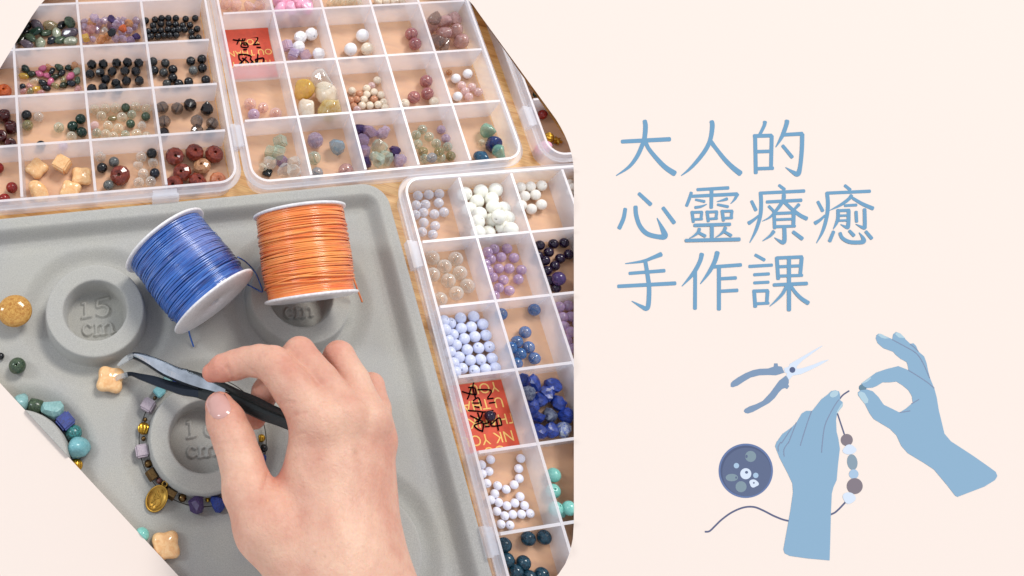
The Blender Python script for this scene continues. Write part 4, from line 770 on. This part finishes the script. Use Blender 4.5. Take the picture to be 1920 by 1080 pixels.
def spool(c0, c1, R_, label, mt, wid, seed, rw0=.86):
    c0, c1 = Vector(c0), Vector(c1); ax = (c1-c0); Ln = ax.length; rg = random.Random(seed)
    root = empty('thread_spool', (c0+c1)/2, label, 'thread spool', 'spools of nylon cord'); root.rotation_mode = 'QUATERNION'; root.rotation_quaternion = ax.to_track_quat('X', 'Z')
    for sgn in (-1, 1):
        pr = [(.30, 0), (.46, .0), (.50, .03), (R_*.62, .03), (R_*.9, .06), (R_*.985, .02), (R_, .0), (R_, -.08), (R_*.97, -.10), (.30, -.10)]
        V, Fc = lathe(pr, 64); V = [(sgn*(Ln/2+z), x, y) for x, y, z in V]; bm = bmesh.new(); vv = [bm.verts.new(v) for v in V]
        for f in Fc: bm.faces.new([vv[i] for i in f])
        bmobj('flange', bm, WHITE, root, True, True).data.shade_smooth()
    V, Fc = lathe([(.3, -Ln/2+.01), (.3, Ln/2-.01), (.24, Ln/2-.01), (.24, -Ln/2+.01)], 24); link('core', mesh('core', [(z, x, y) for x, y, z in V], Fc), WHITE, root)
    rw = R_*rw0; V, Fc = [], []
    def turn(xc, ra, tilt, ph, tr_=wid*.52, sg=72, cs=6):
        b0 = len(V); wob = rg.uniform(-.008, .008)
        for k in range(sg):
            a = 2*math.pi*k/sg; rr2 = ra+wob*math.sin(a*2+ph)
            ctr = Vector((xc+ra*math.tan(tilt)*math.cos(a+ph)+.012*math.sin(3*a+ph*2), rr2*math.cos(a), rr2*math.sin(a))); rad = Vector((0, math.cos(a), math.sin(a)))
            for j in range(cs):
                t = 2*math.pi*j/cs; V.append(ctr+rad*tr_*.42*math.cos(t)+Vector((1, 0, 0))*tr_*1.12*math.sin(t))
        for k in range(sg):
            for j in range(cs): Fc.append((b0+k*cs+j, b0+((k+1) % sg)*cs+j, b0+((k+1) % sg)*cs+(j+1) % cs, b0+k*cs+(j+1) % cs))
    n = int((Ln-.22)/(wid*.93))
    for i in range(n):
        x = -Ln/2+.13+(Ln-.26)*i/(n-1); barrel = 1+.015*math.sin(3*x)+.03*math.cos(x*1.1)
        turn(x, rw*barrel+rg.uniform(-.008, .014), rg.uniform(-.022, .022), rg.uniform(0, 6.3))
    for i in range(13):
        x = rg.uniform(-Ln*.34, Ln*.34); turn(x, rw*1.02+.035, rg.uniform(-.09, .09), rg.uniform(0, 6.3))
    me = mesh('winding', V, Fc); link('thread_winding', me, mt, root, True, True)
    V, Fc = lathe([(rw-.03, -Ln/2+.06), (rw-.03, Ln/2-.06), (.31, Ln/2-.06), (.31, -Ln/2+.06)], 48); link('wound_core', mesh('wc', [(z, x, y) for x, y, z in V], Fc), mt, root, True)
    return root
RS = 2.09
TB = mat_thread('blue_cord', [(.30, (30, 44, 104)), (.42, (28, 72, 152)), (.54, (40, 104, 190)), (.66, (88, 124, 194)), (.78, (126, 142, 200))])
TO = mat_thread('orange_cord', [(.3, (236, 104, 44)), (.5, (248, 138, 58)), (.7, (253, 164, 84))])
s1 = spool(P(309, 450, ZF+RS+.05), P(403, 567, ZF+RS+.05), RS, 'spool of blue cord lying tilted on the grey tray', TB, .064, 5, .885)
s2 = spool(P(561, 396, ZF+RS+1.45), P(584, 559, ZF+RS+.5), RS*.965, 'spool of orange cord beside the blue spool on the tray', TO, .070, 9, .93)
paint_light(TB, s1, P(436, 478, 3.5), (52, 28, 74), .2, 1.3); paint_light(TB, s1, P(345, 545, 3.2), (20, 112, 214), .2, 1.6, .75); paint_light(TB, s1, P(372, 450, 4.3), (128, 144, 208), .3, 1.4, .7)  # reflections and a darker right end painted into the blue cord
paint_light(TO, s2, P(488, 490, 2.9), (206, 76, 42), .3, 1.6, .8); paint_light(TO, s2, P(590, 480, 4.6), (252, 168, 72), .2, 1.5, .7)  # shaded left side and bright centre painted into the orange cord
def cord(name, pts, r_, mt, label=None, parent=None):
    q = spline([P(*p) for p in pts], 8); V, Fc = tube(q, r_, 8); o = link(name, mesh(name, V, Fc), mt, None, True, True)
    if parent: o.parent = parent; bpy.context.view_layer.update(); o.matrix_parent_inverse = parent.matrix_world.inverted()
    return o
bpy.context.view_layer.update()
cord('loose_end', [(352, 612, 1.4), (357, 632, .9), (363, 650, .66)], .04, TB, parent=s1)
cord('loose_end', [(446, 482, 3.2), (462, 492, 2.6), (478, 510, 2.0), (487, 530, 1.6), (492, 547, 1.4), (482, 543, 1.4), (465, 534, 1.6), (450, 528, 2.2)], .035, TB, parent=s1)
cord('loose_end', [(655, 497, 2.8), (664, 525, 2.3), (671, 545, 1.9), (679, 566, 1.3)], .045, TO, parent=s2)

# ------------------------------------------------------------------ loose stones on the tray and the bracelets
def loose(px, py, rp, col, kind, label, z0=ZF, rot=None, rough=.1, ts=2.0, sq_=None, cat='bead'):
    R = rp/ppc(px, py, z0+.3); z = z0+R*FLAT.get(kind, 1)
    o = bead_obj(kind, col, R, P(px, py, z), rot or rotfor(kind), rough=rough, tscale=ts)
    if sq_: o.scale = [R*v for v in sq_]
    return tag(o, label, cat)
loose(28, 583, 31, 'yellow jasper', 'coin', 'yellow jasper coin bead with glossy highlight at the left edge of tray', rot=(.1, .1, .3), ts=4.0, sq_=(1, .99, .45))
loose(32.6, 686, 16, 'mossy green', 'round', 'mottled dark green round bead alone on the tray below the jasper', ts=4.0)
loose(1, 668, 7, 'black', 'round', 'tiny dark bead at the left edge of the tray')
loose(207, 712, 30, 'peach', 'clover', 'peach clover bead gripped by the tips of the tweezers', z0=ZF+.02, rot=(.05, .1, .95))
loose(311, 1023, 31, 'peach', 'clover', 'peach clover bead lying at the slanted lower left edge', rot=(.0, .05, 1.2))
loose(266, 1003, 14, 'turquoise', 'round', 'pale turquoise round bead beside clover at slanted lower edge')
def bracelet(label, ringi, beads, tr, extra=()):
    c, ro, _ = rings[ringi]; cx, cy = c[0]*c_-c[1]*s_, c[0]*s_+c[1]*c_
    root = empty('bead_bracelet', (cx, cy, ZM), label, 'bracelet', 'stone bracelets around tray rings')
    V, Fc = tube([(cx+(ro+.42)*math.cos(a), cy+(ro+.42)*math.sin(a), ZM+.3) for a in np.linspace(0, 2*math.pi, 72)], .02, 6, False)
    o = link('cord', mesh('cord', V, Fc), mat_simple('dark_cord', (40, 34, 30), .6), None, True, True); under(root, o)
    for x, y, r_, col, kind in beads:
        px, py = tr[0]+x/tr[2], tr[1]+y/tr[2]; R = r_/tr[2]/ppc(px, py, .6)*(1.08 if r_ > 28 else 1.08); z = ZM+max(R*.9, .2)
        p = P(px, py, z); ang = math.atan2(p[1]-cy, p[0]-cx)
        dist = math.hypot(p[0]-cx, p[1]-cy); mn = ro+.08+R*.74
        if dist < mn: p = np.array([cx+mn*math.cos(ang), cy+mn*math.sin(ang), z])
        rot = (math.pi/2, 0, ang) if kind in ('ridged', 'round', 'hex', 'drum', 'rondelle') else (random.uniform(0, 3), random.uniform(0, 3), ang)
        if kind == 'cube': rot = (random.uniform(-.15, .15), random.uniform(-.15, .15), ang)
        o = bead_obj(kind, col, R, p, rot, 'bead', None, True, rough=.5 if kind in ('nugget', 'cube') else .25, tscale=3.2); under(root, o); o['label'] = '%s %s' % (col, NAMES[kind])
    return root
ZB = (180, 620, 3.176); ZLb = (0, 640, 2.4556)
b1 = bracelet('stone bracelet with gold medal around the ring under the hand', 2, [(425, 300, 34, 'pale turquoise', 'nugget'), (378, 362, 38, 'aquamarine', 'cube'), (485, 298, 30, 'lapis blue', 'nugget'), (352, 401, 11, 'bronze', 'round'), (312, 447, 46, 'lilac stone', 'cube'), (292, 530, 13, 'bronze', 'round'), (284, 582, 34, 'gold', 'ridged'), (283, 643, 14, 'bronze', 'round'), (288, 715, 46, 'lilac stone', 'cube'),
  (325, 787, 23, 'bronze', 'round'), (365, 835, 33, 'bronze', 'hex'), (392, 880, 18, 'rosy brown', 'round'), (427, 897, 23, 'bronze', 'round'), (470, 928, 33, 'bronze', 'hex'), (525, 967, 24, 'bronze', 'round'), (602, 990, 50, 'purple lapis', 'nugget'), (664, 997, 13, 'gold', 'round'), (712, 982, 48, 'lapis blue', 'nugget'), (790, 975, 40, 'lapis blue', 'nugget'),
  (985, 640, 22, 'gold', 'ridged'), (1000, 700, 22, 'black', 'round'), (985, 760, 30, 'lapis blue', 'nugget'), (950, 830, 30, 'lapis blue', 'nugget')], ZB)
b2_ = bracelet('turquoise and lapis bracelet cut off at the slanted lower left edge', 3, [(95, 282, 42, 'pale turquoise', 'pebble'), (162, 305, 34, 'mossy green', 'drum'), (237, 318, 48, 'pale turquoise', 'nugget'), (298, 372, 44, 'lapis blue', 'cube'), (340, 422, 35, 'mottled turquoise', 'round'), (358, 495, 50, 'aquamarine', 'pebble'), (345, 570, 27, 'gold', 'ridged')], ZLb)
# medal
GM = mat_simple('gold_medal', (190, 150, 72), .42, 1.0, .35, 5.0, dk=.6)
mc = P(294, 935, ZF+.10); kk = ppc(294, 935, .6); va = P(307, 911, ZF+.1)-mc; ma = math.atan2(va[1], va[0])
V, Fc = [], []; rx, ry = 19.5/kk, 26/kk; lv = [(1, -.05), (1, .05), (.93, .07), (.86, .05), (.84, .025), (.4, .02), (.0, .02)]
for s__, z in [(0, -.05)]+lv: V += [(ry*s__*math.cos(a), rx*s__*math.sin(a), z) for a in np.linspace(0, 2*math.pi, 40, endpoint=False)]
for i in range(len(lv)):
    for k in range(40): Fc.append((i*40+k, i*40+(k+1) % 40, (i+1)*40+(k+1) % 40, (i+1)*40+k))
md = link('medal', mesh('medal', V, Fc), GM, None, True, True); md.location = Vector(mc); md.rotation_euler = (0, 0, ma); under(b1, md)
md.matrix_parent_inverse = Matrix.Translation(-b1.location)
for k_, pts in enumerate(([(-.28, -.12), (-.1, -.2), (.1, -.1), (.2, .05), (.28, .12)], [(-.25, .12), (-.05, .05), (.1, -.08)], [(-.3, 0), (-.15, -.02), (0, .12), (.14, .16)], [(-.34, -.02), (-.36, .1)], [(.3, -.1), (.36, 0)])):
    q = spline([(x*1.0, y*1.0, .035) for x, y in pts], 5); V, Fc = tube(q, .03, 6); o = link('relief', mesh('relief', V, Fc), GM, md, True, True)
V, Fc = tube([(ry+.09+.10*math.cos(a), 0.10*math.sin(a), .02) for a in np.linspace(0, 2*math.pi, 20)], .035, 6, False); link('loop', mesh('loop', V, Fc), GM, md, True, True)

# ------------------------------------------------------------------ tweezers
STEEL = mat_simple('brushed_steel', (222, 230, 240), .20, 1.0, .15, 1.0, dk=.5); BLACK = mat_simple('black_coating', (38, 44, 46), .45, .2, .2, 12.0); DSTEEL = mat_simple('dark_steel', (56, 62, 72), .35, .9, .2, 20.0); SLEEVE = mat_simple('clear_sleeve', (232, 236, 238), .12, 0, 0, 8, .55, .5)  # steel's blotchy colour stands in for bright and dark reflections
def tz(x): return .95+(x-200)*.0122
tw = empty('tweezers', P(230, 705, ZF), 'curved tip tweezers with clear tip sleeves held in the hand', 'tweezers')
def plate(name, top, bot, dz, th, mt):
    t = spline(top, 5); b_ = spline(bot, 5); n = min(len(t), len(b_)); bm = bmesh.new()
    gr = []
    for i in range(n):
        u_ = t[i]; v_ = b_[i]
        gr.append([bm.verts.new(P(u_[0], u_[1], tz(u_[0])+dz)), bm.verts.new(P((u_[0]+v_[0])/2, (u_[1]+v_[1])/2, tz(u_[0])+dz+.07)), bm.verts.new(P(v_[0], v_[1], tz(v_[0])+dz)),
                   bm.verts.new(P(v_[0], v_[1], tz(v_[0])+dz)-np.array([0, 0, th])), bm.verts.new(P(u_[0], u_[1], tz(u_[0])+dz)-np.array([0, 0, th]))])
    for i in range(n-1):
        for k in range(5): bm.faces.new((gr[i][k], gr[i+1][k], gr[i+1][(k+1) % 5], gr[i][(k+1) % 5]))
    bm.faces.new(gr[0]); bm.faces.new(gr[-1][::-1])
    o = bmobj(name, bm, mt, None, True, False); under(tw, o); return o
plate('blade', [(240, 667), (252, 661), (275, 666), (305, 677), (335, 690), (352, 694), (372, 701), (400, 712), (425, 723)], [(241, 673), (250, 669), (272, 679), (302, 698), (325, 709), (348, 718), (372, 726), (395, 732), (420, 740)], .12, .12, STEEL)
plate('blade_rim', [(238.5, 665.5), (252, 660), (275, 664.5), (305, 675.5), (335, 688.5), (352, 692)], [(240, 668), (252, 662), (275, 667), (305, 678), (335, 691), (352, 695)], .10, .14, DSTEEL)
plate('blade_rim', [(242, 673), (250, 669), (272, 679), (302, 698), (325, 709), (348, 718), (372, 726)], [(242, 676), (250, 672), (271, 682), (301, 701), (325, 712), (348, 721), (372, 729)], .08, .14, DSTEEL)
plate('blade_edge', [(350, 692.5), (375, 699), (410, 712), (450, 731), (480, 743), (510, 758), (560, 780)], [(352, 696), (378, 706), (412, 723), (450, 742), (480, 756), (510, 770), (560, 790)], .22, .34, BLACK)
plate('blade', [(232, 699), (244, 697), (262, 700), (290, 705), (320, 714), (345, 718), (375, 720), (410, 730)], [(236, 707), (246, 704), (262, 711), (290, 722), (315, 731), (340, 740), (370, 745), (410, 757)], -.25, .12, DSTEEL)
plate('grip', [(372, 722), (410, 730), (450, 744), (490, 760), (520, 768), (560, 782)], [(372, 745), (410, 757), (450, 768), (490, 786), (520, 796), (560, 812)], -.15, .2, BLACK)
plate('tip_sleeve', [(219, 684), (228, 674), (238, 666), (248, 661)], [(223, 687), (233, 680), (243, 675), (250, 671)], .14, .2, SLEEVE)
plate('tip_sleeve', [(194, 723), (208, 710), (222, 702), (238, 698)], [(202, 727), (214, 718), (228, 709), (240, 706)], -.12, .2, SLEEVE)

# ------------------------------------------------------------------ the hand
def rc(p, a, b_, ra, rb):
    a = np.array(a); b_ = np.array(b_); v = b_-a; t = np.clip(((p-a)@v)/(v@v), 0, 1)
    return np.linalg.norm(p-a-t[..., None]*v, axis=-1)-(ra+(rb-ra)*t)
def smin(a, b_, k): h = np.clip(.5+.5*(b_-a)/k, 0, 1); return b_*(1-h)+a*h-k*h*(1-h)
def J(x, y, z, r_): return (P(x, y, z), r_)
TH_ = [J(412, 762, 4.45, .56), J(424, 790, 4.65, .70), J(439, 826, 4.8, .735), J(453, 868, 4.9, .76), J(466, 920, 5.1, .90), J(506, 985, 5.3, 1.27), J(590, 1080, 5.4, 1.35)]
IX = [J(397, 699, 4.5, .38), J(418, 690, 4.75, .53), J(442, 684, 5.0, .57), J(462, 678, 5.25, .56), J(487, 677, 5.55, .62), J(512, 683, 5.85, .69), J(550, 728, 6.15, .78), J(596, 790, 6.3, .92)]
MD = [J(478, 785, 3.5, .42), J(487, 765, 3.7, .47), J(497, 735, 4.1, .52), J(530, 690, 4.8, .57), J(562, 661, 5.55, .60), J(602, 714, 5.95, .68), J(645, 780, 6.25, .84)]
RG = [J(585, 745, 3.2, .45), J(608, 705, 4.1, .50), J(636, 668, 5.1, .60), J(662, 715, 5.55, .64), J(690, 790, 5.95, .78)]
PK = [J(630, 790, 3.1, .40), J(668, 755, 3.9, .45), J(697, 722, 4.7, .48), J(707, 765, 5.05, .52), J(709, 825, 5.4, .62)]
wrist = [(570, 1060, 5.2, 1.15), (610, 1075, 5.6, 1.25), (655, 1080, 5.7, 1.25), (698, 1080, 5.3, 1.12)]
mcp = [IX[-1], MD[-1], RG[-1], PK[-1]]
allp = np.array([j[0] for j in TH_+IX+MD+RG+PK]+[P(640, 1240, 5.5), P(430, 1240, 5.5), P(860, 1240, 5.5)])
lo_, hi_ = allp.min(0)-1.6, allp.max(0)+1.6; hs = .066
gx, gy, gz = [np.arange(lo_[k], hi_[k], hs) for k in range(3)]
G = np.stack(np.meshgrid(gx, gy, gz, indexing='ij'), -1).astype(np.float32)
def chain(p, ch, k=.12):
    d_ = None
    for (a, ra), (b_, rb) in zip(ch[:-1], ch[1:]):
        q = rc(p, a, b_, ra, rb); d_ = q if d_ is None else smin(d_, q, k)
    return d_
def sdf(p):
    palm = None
    for (mp_, mr_), w_ in zip(mcp, wrist):
        q = rc(p, mp_-np.array([0, 0, .25]), P(w_[0], w_[1], w_[2]), mr_*.98, w_[3]); palm = q if palm is None else smin(palm, q, .75)
    mid_ = rc(p, P(612, 905, 5.1), P(640, 1050, 5.3), 1.35, 1.5); palm = smin(palm, mid_, .8)
    fa = rc(p, P(628, 1060, 5.4), P(700, 1320, 5.6), 1.85, 2.25); fa = smin(fa, rc(p, P(668, 1060, 5.3), P(780, 1320, 5.4), 1.5, 2.1), .8); palm = smin(palm, fa, .9)
    for w_ in ((590, 960, 4.9, 1.2),): palm = smin(palm, np.linalg.norm(p-P(*w_[:3]), axis=-1)-w_[3], .8)
    fg = None
    for ch in (IX, MD, RG, PK):
        q = chain(p, ch); fg = q if fg is None else smin(fg, q, .13)
    h_ = smin(palm, fg, .42)
    th = chain(p, TH_, .3); web = rc(p, P(516, 948, 5.0), P(572, 872, 5.3), .50, .48); th = smin(th, web, .30)
    h_ = smin(h_, th, .30)
    for (mp_, mr_) in mcp: h_ = smin(h_, np.linalg.norm(p-(mp_+np.array([0, 0, .16])), axis=-1)-mr_*.60, .5)
    return h_
D_ = np.empty(G.shape[:3], np.float32)
for i in range(0, G.shape[0], 24): D_[i:i+24] = sdf(G[i:i+24])
def surface_nets(D, org, h):
    s = D < 0; nx_, ny_, nz_ = D.shape
    cs = np.zeros((nx_-1, ny_-1, nz_-1), int)
    for a in (0, 1):
        for b_ in (0, 1):
            for c in (0, 1): cs += s[a:nx_-1+a, b_:ny_-1+b_, c:nz_-1+c]
    act = (cs > 0) & (cs < 8); ix = np.argwhere(act); idm = -np.ones(act.shape, int); idm[act] = np.arange(len(ix))
    acc = np.zeros((len(ix), 3)); cnt = np.zeros(len(ix))
    cor = [(a, b_, c) for a in (0, 1) for b_ in (0, 1) for c in (0, 1)]
    for i_, a in enumerate(cor):
        for b_ in cor[i_+1:]:
            if sum(abs(u_-v_) for u_, v_ in zip(a, b_)) != 1: continue
            da = D[ix[:, 0]+a[0], ix[:, 1]+a[1], ix[:, 2]+a[2]]; db = D[ix[:, 0]+b_[0], ix[:, 1]+b_[1], ix[:, 2]+b_[2]]
            m_ = (da < 0) != (db < 0); t = np.where(m_, da/(da-db+1e-12), 0)
            pt = np.array(a)+t[:, None]*(np.array(b_)-np.array(a)); acc[m_] += pt[m_]; cnt += m_
    V = org+(ix+acc/cnt[:, None])*h; Fq_ = []
    for ax_ in range(3):
        sl = [slice(None)]*3; sl2 = [slice(None)]*3; sl[ax_] = slice(0, -1); sl2[ax_] = slice(1, None)
        e = np.argwhere(s[tuple(sl)] != s[tuple(sl2)]); b1_, c1_ = [k for k in range(3) if k != ax_]
        e = e[(e[:, b1_] > 0) & (e[:, c1_] > 0) & (e[:, b1_] < D.shape[b1_]-1) & (e[:, c1_] < D.shape[c1_]-1)]
        def g_(db, dc): q_ = e.copy(); q_[:, b1_] -= db; q_[:, c1_] -= dc; return idm[q_[:, 0], q_[:, 1], q_[:, 2]]
        qd = np.stack([g_(0, 0), g_(1, 0), g_(1, 1), g_(0, 1)], -1)
        ins = s[e[:, 0], e[:, 1], e[:, 2]]; fl = ins if ax_ != 1 else ~ins
        qd = np.where(fl[:, None], qd[:, ::-1], qd); Fq_.append(qd)
    Fq_ = np.concatenate(Fq_); return V, Fq_[(Fq_ >= 0).all(1)]
HV, HF = surface_nets(D_, lo_, hs)
me = bpy.data.meshes.new('hand'); me.from_pydata(HV.tolist(), [], HF.tolist()); me.update()
def pdist(line):
    q = [np.array(hit(*p)) if hit(*p) is not None else P(*p, 5) for p in line]; d_ = None
    for a, b_ in zip(q[:-1], q[1:]):
        v = b_-a; t = np.clip(((HV-a)@v)/(v@v+1e-9), 0, 1); e_ = np.linalg.norm(HV-a-t[:, None]*v, axis=1); d_ = e_ if d_ is None else np.minimum(d_, e_)
    return d_
def hit(px, py):
    dr = P(px, py, 0)-CAM; dr /= np.linalg.norm(dr); t = 20.
    for _ in range(80):
        v = float(sdf((CAM+dr*t)[None, :])[0]); t += v*.8
        if abs(v) < 1e-3: break
        if t > 40: return None
    return CAM+dr*t
disp = np.zeros(len(HV)); mark = np.zeros(len(HV)); red = np.zeros(len(HV))
for line, w_, am, rd in (([(502, 888), (498, 902), (490, 916)], .06, -.07, .9), ([(425, 688), (434, 702), (440, 712)], .07, -.05, .5), ([(484, 706), (478, 698), (470, 693)], .07, -.04, .4), ([(526, 756), (540, 752), (552, 756)], .06, -.035, .4), ([(540, 786), (556, 777), (574, 773)], .06, -.04, .5), ([(546, 822), (560, 814), (572, 812)], .06, -.03, .4),
  ([(598, 757), (614, 750), (632, 752)], .07, -.025, .2), ([(505, 652), (520, 656), (534, 654)], .06, -.02, .2), ([(508, 662), (522, 666), (536, 663)], .06, -.02, .2), ([(404, 842), (430, 836), (458, 841)], .06, -.025, .25), ([(403, 851), (431, 846), (460, 851)], .06, -.03, .25), ([(407, 833), (430, 828), (452, 831)], .06, -.02, .2), ([(515, 905), (530, 898), (548, 900)], .06, -.02, .2), ([(520, 880), (535, 868), (552, 862)], .06, -.02, .2),
  ([(612, 812), (620, 900), (628, 1010)], .26, .05, 0), ([(655, 812), (656, 900), (650, 1010)], .24, .06, 0), ([(695, 815), (694, 900), (680, 1010)], .22, .045, 0), ([(560, 880), (600, 950), (640, 985), (655, 1070)], .14, .03, 0), ([(720, 870), (708, 950), (700, 1060)], .12, .03, 0)):
    g_0 = np.exp(-(pdist(line)/w_)**2); disp += (am if am < 0 else am*.6)*g_0; red = np.maximum(red, .55*rd*g_0); 
for p_, r_ in (((665, 846), .10), ((590, 1035), .05), ((609, 1043), .04)): mark = np.maximum(mark, np.exp(-(pdist([p_, (p_[0]+1, p_[1]+1)])/r_)**2))
me.calc_loop_triangles(); nr = np.empty(len(HV)*3); me.vertices.foreach_get('normal', nr); nr = nr.reshape(-1, 3)
ee = .01; g3 = np.stack([sdf(HV+np.array(q_)*ee)-sdf(HV-np.array(q_)*ee) for q_ in ((1, 0, 0), (0, 1, 0), (0, 0, 1))], -1); g3 /= np.linalg.norm(g3, axis=1)[:, None]+1e-9
me.vertices.foreach_set('co', (HV+g3*disp[:, None]).ravel()); me.update()
bl = red.copy()
for (c, r_), amp, sg in ((TH_[0], .45, .8), (TH_[2], .18, .7), (IX[0], .75, .9), (IX[2], .4, .7), (IX[5], .30, .7), (MD[1], .8, .9), (MD[4], .35, .7), (RG[2], .35, .7), (PK[2], .4, .7), (IX[7], .25, .7), (MD[6], .2, .7), (RG[4], .18, .6), (PK[4], .18, .6), ((P(520, 905, 5), 1), .7, .9), ((P(545, 800, 5.5), 1), .5, .8)):
    bl = np.maximum(bl, amp*np.exp(-((np.linalg.norm(HV-c, axis=1)/(sg*1.25))**2)))
at = me.attributes.new('blush', 'FLOAT', 'POINT'); at.data.foreach_set('value', bl); at = me.attributes.new('mark', 'FLOAT', 'POINT'); at.data.foreach_set('value', mark*.3)
bm = bmesh.new(); bm.from_mesh(me); bmesh.ops.recalc_face_normals(bm, faces=bm.faces)
for _ in range(1): bmesh.ops.smooth_vert(bm, verts=bm.verts, factor=.5, use_axis_x=True, use_axis_y=True, use_axis_z=True)
bm.to_mesh(me); bm.free()
hroot = empty('hand', P(640, 1060, 5.4), 'bare right hand pinching the tweezers above the tray', 'hand')
ho = link('skin', me, mat_skin(), None, True, True); under(hroot, ho)
# thumb nail laid on the skin
def hit(px, py):
    dr = P(px, py, 0)-CAM; dr /= np.linalg.norm(dr); t = 20.
    for _ in range(80):
        v = float(sdf((CAM+dr*t)[None, :])[0]); t += v*.8
        if abs(v) < 1e-3: break
        if t > 40: return None
    return CAM+dr*t
ctr = np.array([407., 757.]); axd = np.array([-.48, -.88]); axs = np.array([.88, -.48]); V = []; n1, n2 = 9, 14
for i in range(n1):
    for k in range(n2):
        a = 2*math.pi*k/n2; rr_ = i/(n1-1); q_ = ctr+axd*(29*rr_*math.copysign(abs(math.cos(a))**.75, math.cos(a)))+axs*(22*rr_*math.copysign(abs(math.sin(a))**.75, math.sin(a)))
        h0 = hit(*q_)
        if h0 is None: h0 = V_last
        V_last = h0; e_ = .05*(1-rr_**4)+.012; dn = CAM-h0; dn /= np.linalg.norm(dn); V.append(h0+dn*e_)
Fc = [(i*n2+k, i*n2+(k+1) % n2, (i+1)*n2+(k+1) % n2, (i+1)*n2+k) for i in range(n1-1) for k in range(n2)]
mn = mat_simple('fingernail', (206, 160, 152), .14, 0, 0, .6); no = link('thumb_nail', mesh('nail', V, Fc), mn, None, True, True); under(hroot, no)

clip_all()
